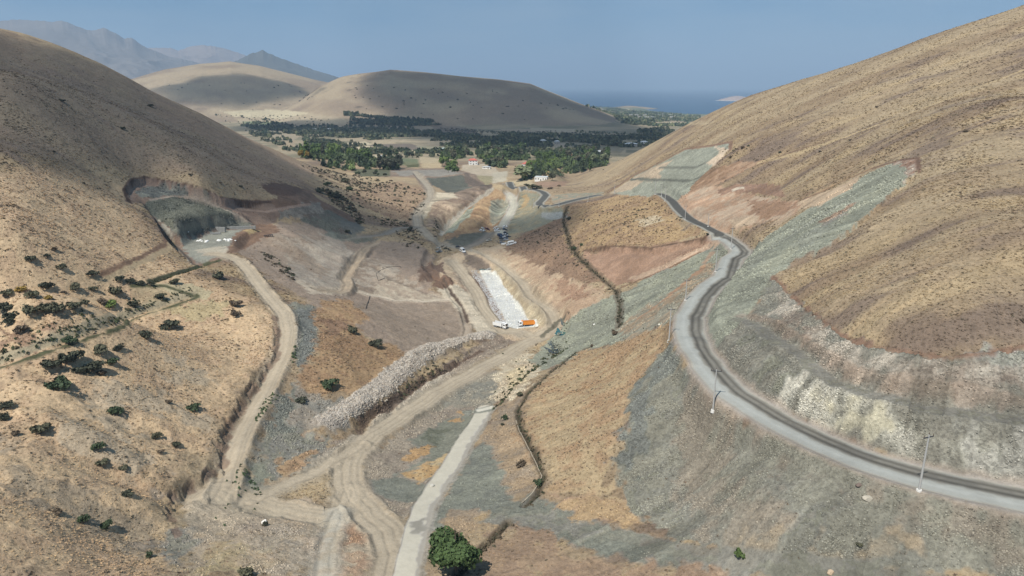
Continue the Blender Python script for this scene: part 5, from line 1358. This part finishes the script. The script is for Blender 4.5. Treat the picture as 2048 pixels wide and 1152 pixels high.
# ------------------------------------------------------------------ built things
class MB:
    def __init__(s): s.bm = bmesh.new()
    def box(s, cx, cy, cz, sx, sy, sz, rot=0.0, tx=1.0, ty=1.0, bev=0.0):
        """box centred on cx, cy with its base at cz; tx/ty narrow the top"""
        r = bmesh.ops.create_cube(s.bm, size=1.0); vs = r['verts']
        c, n = math.cos(rot), math.sin(rot)
        for v in vs:
            k = v.co.z > 0
            x = v.co.x * sx * (tx if k else 1); y = v.co.y * sy * (ty if k else 1); z = (v.co.z + .5) * sz
            v.co = (cx + x * c - y * n, cy + x * n + y * c, cz + z)
        if bev:
            es = list({e for v in vs for e in v.link_edges})
            bmesh.ops.bevel(s.bm, geom=es, offset=bev, segments=2, affect='EDGES')
        return s
    def cyl(s, p0, p1, r0, r1=None, n=12, caps=True):
        r1 = r0 if r1 is None else r1; p0, p1 = Vector(p0), Vector(p1); d = p1 - p0
        r = bmesh.ops.create_cone(s.bm, cap_ends=caps, segments=n, radius1=r0, radius2=r1, depth=d.length)
        M = Matrix.Translation((p0 + p1) / 2) @ d.to_track_quat('Z', 'Y').to_matrix().to_4x4()
        bmesh.ops.transform(s.bm, matrix=M, verts=r['verts']); return s
    def prism(s, prof, y0, y1, inset=None):
        """side profile (x, z) drawn out across y; inset[i] narrows point i"""
        n = len(prof); inset = inset or [0] * n
        a = [s.bm.verts.new((x, y0 + i, z)) for (x, z), i in zip(prof, inset)]
        b = [s.bm.verts.new((x, y1 - i, z)) for (x, z), i in zip(prof, inset)]
        for k in range(n): s.bm.faces.new((a[k], a[(k + 1) % n], b[(k + 1) % n], b[k]))
        s.bm.faces.new(a[::-1]); s.bm.faces.new(b); return s
    def face(s, pts): s.bm.faces.new([s.bm.verts.new(p) for p in pts]); return s
    def done(s, name, m, parent=None):
        bmesh.ops.recalc_face_normals(s.bm, faces=s.bm.faces)
        me = bpy.data.meshes.new(name); s.bm.to_mesh(me); s.bm.free(); me.materials.append(m)
        o = bpy.data.objects.new(name, me); COL.objects.link(o)
        if parent: o.parent = parent
        return o
def empty(name, loc=(0, 0, 0), rz=0.0):
    o = bpy.data.objects.new(name, None); COL.objects.link(o); o.location = loc; o.rotation_euler.z = rz; return o
def copy_tree(o, parent=None):
    c = o.copy(); COL.objects.link(c); c.parent = parent
    for ch in list(o.children): copy_tree(ch, c)
    return c
PAINT = {n: mat('paint_' + n, c, rough=.35, spec=.5, var=.04, scale=2) for n, c in
         {'white': (.78, .78, .77), 'black': (.02, .02, .025), 'silver': (.42, .43, .45), 'navy': (.03, .045, .09), 'grey': (.16, .165, .17), 'maroon': (.12, .03, .03), 'orange': (.72, .25, .03), 'beige': (.5, .46, .38)}.items()}
GLASS = mat('window_glass', (.015, .018, .022), rough=.08, spec=.8)
RUB = mat('rubber', (.02, .02, .02), rough=.9)
STEEL = mat('dark_steel', (.06, .06, .065), rough=.6, var=.15, scale=3)
CONCRETE = mat('concrete', (.40, .39, .37), var=.12, scale=2, bump=.1)
WALLW = mat('white_plaster', (.72, .71, .68), var=.06, scale=1.5)
ROOFR = mat('red_roof_tiles', (.42, .12, .09), var=.2, scale=2, bump=.2)
ROOFG = mat('grey_roof_sheet', (.5, .52, .53), var=.1, scale=1)
WALLG = mat('grey_plaster', (.36, .34, .31), var=.1, scale=1)
WOOD = mat('dark_door', (.08, .05, .035))

def wheels(root, xs, w, r, wid=.24):
    for x in xs:
        for s_ in (-1, 1):
            o = MB().cyl((0, -wid / 2, 0), (0, wid / 2, 0), r, n=16).done('wheel', RUB, root); o.location = (x, s_ * (w / 2 - wid / 2 + .02), r)
            h = MB().cyl((0, s_ * wid * .42, 0), (0, s_ * (wid * .5 + .012), 0), r * .58, n=12).done('hub', PAINT['silver'], o)
def make_car(paint, kind='sedan'):
    root = empty('parked_car')
    L, W, H = (4.5, 1.8, 1.45) if kind == 'sedan' else (4.3, 1.8, 1.65) if kind == 'hatch' else (5.2, 1.85, 1.75)
    if kind == 'sedan': pr = [(-2.25, .35), (-2.25, .8), (-2.1, .95), (-1.5, 1.0), (1.0, .98), (2.0, .85), (2.25, .65), (2.25, .35)]; cab = (-1.55, -1.0, .35, 1.05)
    elif kind == 'hatch': pr = [(-2.15, .38), (-2.15, 1.0), (-2.05, 1.08), (1.05, 1.04), (1.95, .92), (2.15, .7), (2.15, .38)]; cab = (-2.05, -1.75, .3, 1.1)
    else: pr = [(-2.6, .45), (-2.6, 1.1), (-2.5, 1.12), (1.2, 1.12), (2.3, 1.02), (2.6, .8), (2.6, .45)]; cab = (-.6, -.4, .75, 1.35)
    zb = pr[3][1] - .02
    b = MB(); b.prism(pr, -W / 2, W / 2, [.05, .0, .06, .06] + [.06] * (len(pr) - 4))
    b.prism([(cab[1] - .03, H - .07), (cab[1] + .08, H), (cab[2] - .08, H), (cab[2] + .03, H - .07)], -W / 2 + .17, W / 2 - .17)
    b.done('body', PAINT[paint], root)
    MB().prism([(cab[0], zb), (cab[1], H - .06), (cab[2], H - .06), (cab[3], zb)], -W / 2 + .08, W / 2 - .08, [0, .12, .12, 0]).done('window', GLASS, root)
    wheels(root, (-L * .3, L * .31), W, .33)
    for s_ in (-1, 1): MB().box(L / 2 - .03, s_ * .62, .62, .08, .34, .14).done('headlight', PAINT['silver'], root)
    return root
def place(o, px, py, heading, label, cat, group=None, xy=None, dz=0.0, name=None):
    """heading in degrees from +Y (away from the camera) clockwise; the thing's nose is its +X"""
    p = ray(px, py)
    th = R(90 - heading); o.rotation_euler = (0, 0, th)
    # lie on the slope
    ax = Vector((math.cos(th), math.sin(th), 0)); ay = Vector((-math.sin(th), math.cos(th), 0))
    g = lambda v: ground(p[0] + v.x, p[1] + v.y)[0]
    sx = (g(ax * 2) - g(ax * -2)) / 4; sy = (g(ay) - g(ay * -1)) / 2
    X = Vector((ax.x, ax.y, sx)).normalized(); Zn = X.cross(Vector((ay.x, ay.y, sy))).normalized(); Y = Zn.cross(X)
    o.matrix_world = Matrix.Translation((p[0], p[1], max(g(ax * 1.4), g(ax * -1.4), p[2]) - (abs(sx) * 1.4) + dz)) @ Matrix((X, Y, Zn)).transposed().to_4x4()
    tag(o, label, cat, group)
    return o
protos = {}
def car(paint, kind, px, py, hd, label, group="cars parked in the double row"):
    k = (paint, kind)
    if k not in protos: protos[k] = make_car(paint, kind); o = protos[k]
    else: o = copy_tree(protos[k])
    return place(o, px, py, hd, label, 'car', group)
car('white', 'sedan', 991, 456.5, 85, "white car at the far left end of the parked row")
car('white', 'hatch', 993.5, 459.5, 85, "white hatchback second from the far left end of the row")
car('white', 'sedan', 994.5, 463, 85, "white car third from the far left end of the row")
car('white', 'hatch', 1010, 455.5, 88, "white car alone at the far right end of the row")
car('black', 'sedan', 1009.5, 459.5, 88, "dark car just in front of the far right white car")
D1 = "dark car in the left column of the double row"
for q in [(999.5, 470), (1002, 472.5), (1003, 475), (1003.2, 478), (1004, 482), (1004.2, 487)]:
    car(random.choice(['black', 'navy', 'grey']), random.choice(['sedan', 'hatch']), q[0], q[1], 88, D1)
car('black', 'hatch', 1011, 468, 88, "black car at the back of the right column")
car('silver', 'sedan', 1010.8, 471.3, 88, "silver car second from the back in the right column")
car('white', 'sedan', 1010.3, 475, 88, "white car in the middle of the right column")
car('black', 'sedan', 1016.8, 474.5, 88, "black car parked beside the right column")
car('navy', 'hatch', 1011.5, 478, 88, "dark blue car in the right column of the double row")
car('silver', 'hatch', 1012.2, 480.8, 88, "silver car at the front of the right column")
car('white', 'sedan', 1018.8, 490.5, 75, "white car parked in front of the white minibus")
car('white', 'sedan', 966, 459.5, 78, "white car beside the maroon pickup on the dark fill", "vehicles on the dark fill")
car('maroon', 'pickup', 974, 459.2, 82, "maroon pickup parked on the dark fill", "vehicles on the dark fill")
car('white', 'hatch', 963, 462.5, 80, "white car nearest the slope on the dark fill", "vehicles on the dark fill")
car('beige', 'pickup', 978, 482.5, 60, "dusty beige pickup alone beside the link track", "vehicles near the track junction")
car('black', 'hatch', 916.5, 496.8, 90, "black car waiting beside the white van at the junction", "vehicles near the track junction")
car('beige', 'hatch', 877, 499, 95, "dusty car behind another at the left of junction", "vehicles near the track junction")
car('grey', 'pickup', 878.5, 505.5, 95, "grey pickup parked at the lip left of junction", "vehicles near the track junction")
car('black', 'sedan', 1080, 411.5, 80, "black car driving round the far hairpin bend", "vehicles on the paved road")

def make_van(L=6.8, W=2.1, H=2.7):
    root = empty('minibus')
    pr = [(-L / 2, .4), (-L / 2, H - .25), (-L / 2 + .25, H), (L / 2 - 1.9, H), (L / 2 - 1.0, 1.35), (L / 2 - .1, 1.1), (L / 2, .8), (L / 2, .4)]
    MB().prism(pr, -W / 2, W / 2, [.03, .12, .2, .2, .08, .06, .06, .03]).done('body', PAINT['white'], root)
    MB().box(-.55, 0, 1.35, L * .62, W + .03, .62, ty=.93).done('window', GLASS, root)
    MB().prism([(L / 2 - 1.88, H - .12), (L / 2 - 1.83, H - .08), (L / 2 - 1.02, 1.5), (L / 2 - 1.07, 1.4)], -W / 2 + .25, W / 2 - .25).done('windscreen', GLASS, root)
    MB().box(-L / 2, 0, 1.5, .06, W * .7, .6).done('rear_window', GLASS, root)
    wheels(root, (-L * .3, L * .32), W, .37, .28)
    for s_ in (-1, 1): MB().box(L / 2 - .02, s_ * .75, .8, .08, .35, .2).done('headlight', PAINT['silver'], root)
    return root
place(make_van(), 1024.6, 488, 97, "white minibus at the near end of the parked row", 'minibus', 'minibuses on the site')
place(make_van(7.6, 2.4, 3.0), 925.5, 504, 158, "white minibus standing alone at the track junction", 'minibus', 'minibuses on the site')

def make_truck(cabc, bedc, L=9.0, tilt=0):
    root = empty('dump_truck'); W = 2.5
    MB().box(0, 0, .75, L - .3, .9, .3).done('chassis', STEEL, root)
    x0 = L / 2
    cab = MB().prism([(x0 - 2.2, .7), (x0 - 2.2, 3.0), (x0 - .35, 3.05), (x0 - .05, 2.0), (x0, 1.0), (x0 - .05, .7)], -W / 2 + .05, W / 2 - .05, [0, .08, .08, 0, 0, 0]).done('cab', PAINT[cabc], root)
    MB().prism([(x0 - .36, 2.92), (x0 - .29, 2.92), (x0 + .0, 1.95), (x0 - .09, 1.95)], -W / 2 + .2, W / 2 - .2).done('windscreen', GLASS, cab)
    MB().box(x0 - 1.15, 0, 1.95, 1.1, W - .02, .75, ty=.97).done('side_window', GLASS, cab)
    MB().box(x0 + .0, 0, .75, .16, W - .2, .35).done('bumper', STEEL, cab)
    bl = L - 2.7; bx = -L / 2 + bl / 2
    bed = MB()
    bed.box(bx, 0, 1.15, bl, W, .12)
    for s_ in (-1, 1): bed.box(bx, s_ * (W / 2 - .05), 1.27, bl, .1, 1.75)
    bed.box(bx + bl / 2 - .05, 0, 1.27, .1, W - .2, 2.0); bed.box(bx - bl / 2 + .05, 0, 1.27, .1, W - .2, 1.2)
    for k in range(6):
        for s_ in (-1, 1): bed.box(bx - bl / 2 + .3 + k * (bl - .6) / 5, s_ * (W / 2 + .05), 1.2, .14, .1, 1.8)
    bed.box(bx + bl / 2 + .45, 0, 3.25, 1.0, W - .3, .1)
    b = bed.done('dump_bed', PAINT[bedc], root)
    MB().box(bx, 0, 1.29, bl - .3, W - .3, .25).done('bed_floor', STEEL, b)
    wheels(root, (x0 - 1.5, x0 - 3.2, -L / 2 + 2.3, -L / 2 + 1.0), W, .52, .34)
    for s_ in (-1, 1): MB().box(x0 + .08, s_ * .9, .85, .06, .36, .2).done('headlight', PAINT['silver'], cab)
    return root
place(make_truck('white', 'white', 8.8), 1001, 655, 125, "white tipper truck on the haul road left of the spillway", 'truck', 'dump trucks on the haul road')
place(make_truck('white', 'orange', 9.4), 1053, 652, 262, "tipper truck with orange bed at the foot of the spillway", 'truck', 'dump trucks on the haul road')

# concrete power poles with steel cross arms
def make_pole(h):
    root = empty('power_pole')
    MB().cyl((0, 0, -1.0), (0, 0, h), .24, .13, 10).done('pole', CONCRETE, root)
    arm = MB().box(0, 0, h - .55, 2.6, .16, .16).done('crossarm', STEEL, root)
    for x in (-1.2, 0, 1.2):
        MB().cyl((x, 0, h - .38 if x else h - .02), (x, 0, h - .02 if x else h + .36), .07, .05, 8).done('insulator', WOOD, arm)
    MB().cyl((0, 0, -.6), (0, 0, .12), .62, .5, 10).done('footing', mat('pale_footing', (.6, .58, .54), var=.1) if 'pale_footing' not in bpy.data.materials else bpy.data.materials['pale_footing'], root)
    return root
PL = [(1838, 980, 99, "nearest power pole, right of centre beside the wide road bend"), (1426, 820, 80, "power pole on the outer verge where the road swings right"), (1338, 681, 64, "power pole with long crossarm outside the left road bend"),
      (1371, 600, 40, "power pole in the cutting left of the road bend"), (1431, 543, 44, "power pole on the spur left of the wide road"), (1462, 498, 40, "power pole at the crest beside the narrow road bend"),
      (1416, 453, 24, "power pole between the two road stretches"), (1370, 440, 27, "power pole beside the dark road strip below the pink soil"), (1330, 402, 27, "power pole at the left verge of the upper bend"), (1310, 389, 26, "power pole nearest the far green rock cut"),
      (1323, 392, 22, "power pole close behind the knoll top at the bend"), (1229, 386, 16, "power pole where the road leaves behind the knoll"), (1176, 403, 13, "power pole midway along the straight road below the hairpin"), (1118, 412, 18, "power pole right of the hairpin above the blue patch"), (1067, 414, 16, "power pole just left of the hairpin")]
first = None
for px, py, hp, lb in PL:
    p = ray(px, py); hm = hp * math.sqrt(p @ p) / FPX / .96
    if first is None: first = make_pole(10.0); o = first
    else: o = copy_tree(first)
    o.location = p; o.rotation_euler.z = R(20 if px > 1450 or px < 1300 else -12); o.scale = (1, 1, hm / 10.0)
    tag(o, lb, 'power pole', 'concrete power poles along the road')

# houses
def house(name, p, w, d, h, wallm, roofm, storeys, rz, label, roof='hip', cat='house', rh=None, wins=3, group=None):
    root = empty(name, p, rz); rh = rh or w * .16
    MB().box(0, 0, -1.0, w, d, h + 1.0).done('wall', wallm, root)
    e = .6
    rb = MB()
    if roof == 'hip': rb.box(0, 0, h + .003, w + 2 * e, d + 2 * e, rh, tx=.35, ty=.08)
    elif roof == 'gable': rb.prism([(-w / 2 - e, h + .003), (0, h + rh), (w / 2 + e, h + .003)], -d / 2 - e, d / 2 + e)
    else: rb.box(0, 0, h + .003, w + .3, d + .3, .3)
    r_ = rb.done('roof', roofm, root)
    if roof == 'hip': MB().box(w * .15, 0, h + rh * .5, .7, .7, rh * .8).done('chimney', wallm, r_)
    for s_ in range(storeys):
        z = h / storeys * s_ + h / storeys * .38
        for k in range(wins):
            x = -w / 2 + w * (k + .5) / wins
            if s_ == 0 and k == wins // 2: MB().box(x, -d / 2 - .02, 0.0, 1.1, .1, 2.1).done('door', WOOD, root); continue
            MB().box(x, -d / 2 - .02, z, 1.3, .08, 1.3).done('window', GLASS, root)
        for k in range(2):
            for q in (-1, 1): MB().box(q * (w / 2 + .02), -d / 4 + k * d / 2, z, .08, 1.2, 1.3).done('window', GLASS, root)
    tag(root, label, cat, group)
    return root
def hp(px, py, skip=0): p = ray(px, py, skip); return p, math.sqrt(p @ p)
p, t = hp(946, 329, 900); house('farm_house', p, 12.5, 10, 6.6, WALLW, ROOFR, 2, R(12), "two storey white house with red hipped roof in the valley", rh=2.6)
p, t = hp(1083, 361, 700); house('farm_house', p, 15, 9, 4.6, WALLW, ROOFG, 1, R(-14), "long low white farmhouse above the paved road", roof='flat', wins=5)
p, t = hp(1055, 333, 850); house('farm_house', p, 14, 9, 4.2, WALLW, ROOFR, 1, R(30), "low house with pale red roof behind the willow", roof='gable', rh=2.6)
p, t = hp(1138, 317, 900); house('farm_house', p, 20, 11, 4.2, WALLW, ROOFR, 1, R(8), "wide red roofed house among trees at right", roof='hip', rh=3.0, wins=4)
p, t = hp(1200, 311, 900); house('farm_house', p, 20, 11, 6.5, WALLW, ROOFG, 2, R(-5), "cream house against the foot of the right hill", roof='hip', rh=2.6, wins=4)
p, t = hp(1105, 326, 900); house('long_shed', p, 34, 8, 2.8, WALLW, ROOFG, 1, R(28), "long white greenhouse shed between trees and field", roof='gable', cat='shed', rh=2.2, wins=6)
p, t = hp(973, 337, 900); house('long_shed', p, 12, 5, 2.4, WALLW, ROOFG, 1, R(-10), "small white roofed shed at the edge of the stream bank", roof='gable', cat='shed', rh=1.0, wins=2)
p, t = hp(762, 318, 1000); house('farm_house', p, 6, 6, 4.5, WALLW, ROOFG, 1, R(5), "tiny white house wall showing beside the tall poplar", roof='gable', rh=1.6, wins=2)
for q, (px, py) in enumerate([(893, 300), (906, 299)]):
    p, t = hp(px, py, 1200); house('greenhouse', p, 22, 9, 3.2, mat('greenhouse_film', (.42, .52, .5)) if q == 0 else bpy.data.materials['greenhouse_film'], bpy.data.materials['greenhouse_film'], 1, R(10), ["left of two pale green greenhouses in the orchards", "right of two pale green greenhouses in the orchards"][q], roof='gable', cat='greenhouse', rh=2.0, wins=3)
for q, (px, py, w_) in enumerate([(1262, 293, 26), (1288, 289, 15), (1114, 288, 12), (1086, 286, 14), (628, 262, 16), (658, 262, 14)]):
    p, t = hp(px, py, 1300)
    house('farm_house', p, w_, w_ * .6, 6, [WALLG, WALLW, WALLG, WALLG, WALLG, WALLG][q], ROOFG, 2, R(-8 + 6 * q),
          ["large grey house near the foot of the far hill", "small white house right of the grey house", "grey house in the dark woods right of the middle", "flat roofed grey house in the dark woods", "left pale house in the far dark wood", "right pale house in the far dark wood"][q], roof='hip', rh=2.2)
for q, (px, py) in enumerate([(1203, 220.5), (1199, 222), (1208, 221), (1273, 233), (1290, 233.5), (1314, 232.5), (1320, 233), (1339, 233), (1262, 233), (1292, 241), (1305, 242), (1279, 249), (1294, 251), (1343, 241)]):
    p, t = hp(px, py, 3400); house('village_house', p, 20, 14, 11, WALLG, ROOFG, 2, R(15 * (q % 4) - 20), "tiny white village house on the plain by the lake", roof='flat', group='village houses on the shore plain', wins=2)
p, t = hp(1325, 240, 3400)
root = empty('radio_mast', p); MB().cyl((0, 0, -2), (0, 0, 34), 1.6, .8, 8).done('mast', CONCRETE, root); MB().box(0, 0, 30, 3.5, 3.5, 2.5).done('platform', STEEL, root)
tag(root, "thin pale mast standing on the shore plain", 'mast')

# quarry: stacked concrete blocks, spoil sacks, pipe rack on the canal
BLOCKC = mat('block_concrete', (.26, .26, .25), var=.2, scale=1)
def blocks(px, py, nx, nz, rz, label):
    p = ray(px, py); root = empty('block_wall', p, R(rz)); 
    for j in range(nz):
        for i in range(nx):
            MB().box((i - nx / 2 + .5) * 2.05, 0, j * 1.03 - .2, 2.0, 1.0, 1.0, bev=.03).done('block', BLOCKC, root)
    tag(root, label, 'block wall', 'concrete block walls in the quarry')
blocks(439, 463, 4, 3, -8, "short stack of grey concrete blocks against the quarry face")
blocks(482, 458, 9, 2, 10, "long low wall of grey concrete blocks in the quarry")
blocks(424, 468, 5, 1, 14, "single course of concrete blocks on the quarry floor")
WHS = mat('white_lime', (.72, .71, .69), var=.1, scale=2)
for q, (px, py, n_, lb) in enumerate([(405, 482, 14, "scatter of white lumps in the middle of the quarry floor"), (452, 480, 18, "white heap at the edge of the brown spoil in the quarry")]):
    p = ray(px, py); nn = n_; xy = p[:2] + rng.normal(0, 1, (nn, 2)) * np.array([2.6, 1.6]); P3 = np.c_[xy, ground(xy[:, 0], xy[:, 1])]
    sc = rng.uniform(.4, 1.1, nn)
    o = link('lime_heap', scatter_mesh('lime_heap', ICO_V, ICO_F, P3, np.stack([sc, sc, sc * .6], 1), rng.uniform(0, 6, nn), WHS, jit=.25)); tag(o, lb, 'heap', 'white heaps in the quarry')
p = ray(537, 473); root = empty('pipe_rack', p, R(35))
for k in range(5): MB().box(-2.4 + k * 1.2, 0, -.3, .12, 1.8, 1.4).done('frame', STEEL, root)
MB().cyl((-3, 0, 1.0), (3, 0, 1.0), .22, n=8).done('pipe', STEEL, root)
tag(root, "dark steel rack at the end of the canal by the quarry", 'rack')
# pale slab beside the cars, boulders, puddles
p = ray(1010, 487); o = MB().box(0, 0, -.6, 5.5, 7.5, .75).done('concrete_slab', mat('pale_slab', (.62, .6, .56), var=.08), None); o.location = p; o.rotation_euler.z = R(-5)
tag(o, "pale concrete slab in front of the parked double row", 'slab')
def rock(px, py, wpx, colr, label, flat=.6, seed=0):
    p = ray(px, py); s = wpx * math.sqrt(p @ p) / FPX / 2
    bm = bmesh.new(); bmesh.ops.create_icosphere(bm, subdivisions=3, radius=1)
    g = random.Random(seed)
    cuts = [(Vector((g.gauss(0, 1), g.gauss(0, 1), g.gauss(0, 1))).normalized(), g.uniform(.62, .9)) for _ in range(14)]
    for v in bm.verts:
        for n_, d_ in cuts:
            e = v.co.dot(n_) - d_
            if e > 0: v.co -= n_ * e
    me = bpy.data.meshes.new('boulder'); bm.to_mesh(me); bm.free(); me.materials.append(mat('boulder_rock', colr, var=.2, scale=1.5, bump=.3))
    o = link('boulder', me); o.location = p + np.array([0, 0, s * flat * .25]); o.scale = (s, s * .8, s * flat); tag(o, label, 'boulder', 'boulders on the slopes')
rock(1734, 998, 19, (.40, .36, .29), "flat pale boulder on the embankment below the road", seed=3)
rock(1717, 972, 12, (.16, .12, .10), "dark brown boulder above the flat pale one", .8, seed=4)
rock(865, 972, 12, (.42, .40, .35), "pale boulder at the left edge of the concrete road", seed=5)
rock(529, 1046, 14, (.66, .63, .58), "whitish boulder with a small bush below the junction", .8, seed=6)
rock(1188, 649, 5, (.7, .68, .64), "small white boulder on the green grey embankment", seed=7)
rock(1319, 650, 7, (.66, .6, .52), "small pale boulder left of the wide road bend", seed=8)
rock(1661, 1146, 14, (.5, .38, .26), "tan boulder at the bottom edge of the picture", .8, seed=9)
for s_, c_, lb in [("1108,668 1117,656 1133,652 1128,664 1118,670", (.03, .10, .095), "turquoise puddle at the foot of the grey green bank"), ("1121,634 1132,630 1133,640 1122,646", (.09, .095, .07), "murky puddle beside the end of the haul road"),
                   ("1095,688 1104,680 1120,700 1108,702", (.07, .075, .06), "shallow grey puddle among the mud"), ("1086,695 1100,697 1118,704 1104,706", (.05, .05, .042), "narrow dark puddle below the muddy bank"),
                   ("957,540 990,539 980,535 962,534", (.06, .13, .12), "green water pooled at the head of the spillway")]:
    P = world_line(s_, closed=True, step=4); level = np.percentile(P[:, 2], 20)
    I = subset(P, 3); d, sd, arc = dist_line(np.vstack([P, P[:1]]), GXf[I], GYf[I]); ins = inside_poly(P, GXf[I], GYf[I])
    b = MB(); b.face([(q[0], q[1], level + .02) for q in P]); o = b.done('puddle', mat('puddle_water', c_, rough=.15, spec=.5)); tag(o, lb, 'puddle', 'puddles below the embankment')
    Zf[I] = np.where(ins, level - .1, np.where(d < 2.5, Zf[I] * (d / 2.5) + level * (1 - d / 2.5), Zf[I]))
# concrete lip of the ditch, black hose
def ribbon(name, P, w, h, m, lift=0.0, off=0.0):
    b = bmesh.new(); prev = None; 
    for i, q in enumerate(P):
        a_ = P[max(i - 1, 0)]; c_ = P[min(i + 1, len(P) - 1)]; d = Vector((c_[0] - a_[0], c_[1] - a_[1], 0)).normalized(); n_ = Vector((d.y, -d.x, 0))
        x, y = q[0] + n_.x * off, q[1] + n_.y * off
        z = max(ground(x, y)[0], ground(x + n_.x * .4, y + n_.y * .4)[0]) + lift; c0 = Vector((x, y, z))
        ring = [b.verts.new(c0 + n_ * sx * w / 2 + Vector((0, 0, sz))) for sx, sz in ((-1, -.5), (-1, h), (1, h), (1, -.5))]
        if prev:
            for k in range(4): b.faces.new((prev[k], prev[(k + 1) % 4], ring[(k + 1) % 4], ring[k]))
        else: b.faces.new(ring[::-1])
        prev = ring
    b.faces.new(prev); bmesh.ops.recalc_face_normals(b, faces=b.faces)
    me = bpy.data.meshes.new(name); b.to_mesh(me); b.free(); me.materials.append(m); return link(name, me)
LIP = mat('ditch_concrete', (.34, .29, .22), var=.35, scale=1.2)
o = ribbon('ditch_wall', world_line("1037,842 1044,862 1056,885 1067,905 1080,930 1090,950 1089,958 1078,980 1062,1000 1050,1012", step=6),   .2, .1, LIP, off=.9); tag(o, "thin concrete wall lining the curved irrigation ditch", 'ditch wall')
for s_, lb in [("770,556 757,562 752,548 762,540 778,534 800,533 802,536", "black hose looping over the pale spoil slope"), ("740,592 738,600 734,610 732,618", "short black hose end below the white track")]:
    P = world_line(s_, step=3)
    o = ribbon('hose', P, .24, .18, RUB); tag(o, lb, 'hose', 'black hoses on the spoil')
# person by the cars
def person(px, py, label, shirt, rz=0):
    p = ray(px, py); root = empty('person', p, rz)
    bm = bmesh.new(); me = bpy.data.meshes.new('body')
    J = {'pel': (0, 0, .95, .15), 'ch': (0, 0, 1.3, .17), 'nk': (0, 0, 1.5, .065), 'hd': (0, 0, 1.66, .1), 'ht': (0, 0, 1.74, .08),
         'lk': (.1, .02, .5, .075), 'la': (.11, 0, .08, .05), 'lf': (.12, .14, .04, .04), 'rk': (-.1, -.02, .5, .075), 'ra': (-.12, -.05, .08, .05), 'rf': (-.12, .09, .04, .04),
         'ls': (.2, 0, 1.43, .06), 'le': (.26, -.03, 1.15, .045), 'lh': (.27, .08, .9, .035), 'rs': (-.2, 0, 1.43, .06), 're': (-.26, -.03, 1.15, .045), 'rh': (-.25, .1, .9, .035)}
    E = [('pel', 'ch'), ('ch', 'nk'), ('nk', 'hd'), ('hd', 'ht'), ('pel', 'lk'), ('lk', 'la'), ('la', 'lf'), ('pel', 'rk'), ('rk', 'ra'), ('ra', 'rf'), ('ch', 'ls'), ('ls', 'le'), ('le', 'lh'), ('ch', 'rs'), ('rs', 're'), ('re', 'rh')]
    ks = list(J); vs = {k: bm.verts.new(J[k][:3]) for k in ks}
    for a, c in E: bm.edges.new((vs[a], vs[c]))
    bm.to_mesh(me); bm.free(); ob = link('body', me, root); me.materials.append(shirt)
    md = ob.modifiers.new('skin', 'SKIN'); 
    for i, k in enumerate(ks): me.skin_vertices[0].data[i].radius = (J[k][3],) * 2
    me.skin_vertices[0].data[0].use_root = True
    ob.modifiers.new('sub', 'SUBSURF').levels = 1
    tag(root, label, 'person', 'people near the parked cars')
DK = mat('dark_clothes', (.03, .03, .035)); BL = mat('blue_clothes', (.06, .09, .16))
person(996.8, 488, "person in dark clothes standing left of the pale slab", DK)
person(994.6, 484.5, "person in bluish clothes standing farther back by the cars", BL, 1.0)
# the puddle beds were cut after the sheet was made: write the final heights
co = np.stack([GXf, GYf, Zf], 1).astype(np.float32)
ground_me.vertices.foreach_set('co', co.ravel()); ground_me.update()
print('things', round(time.time() - T0, 1))
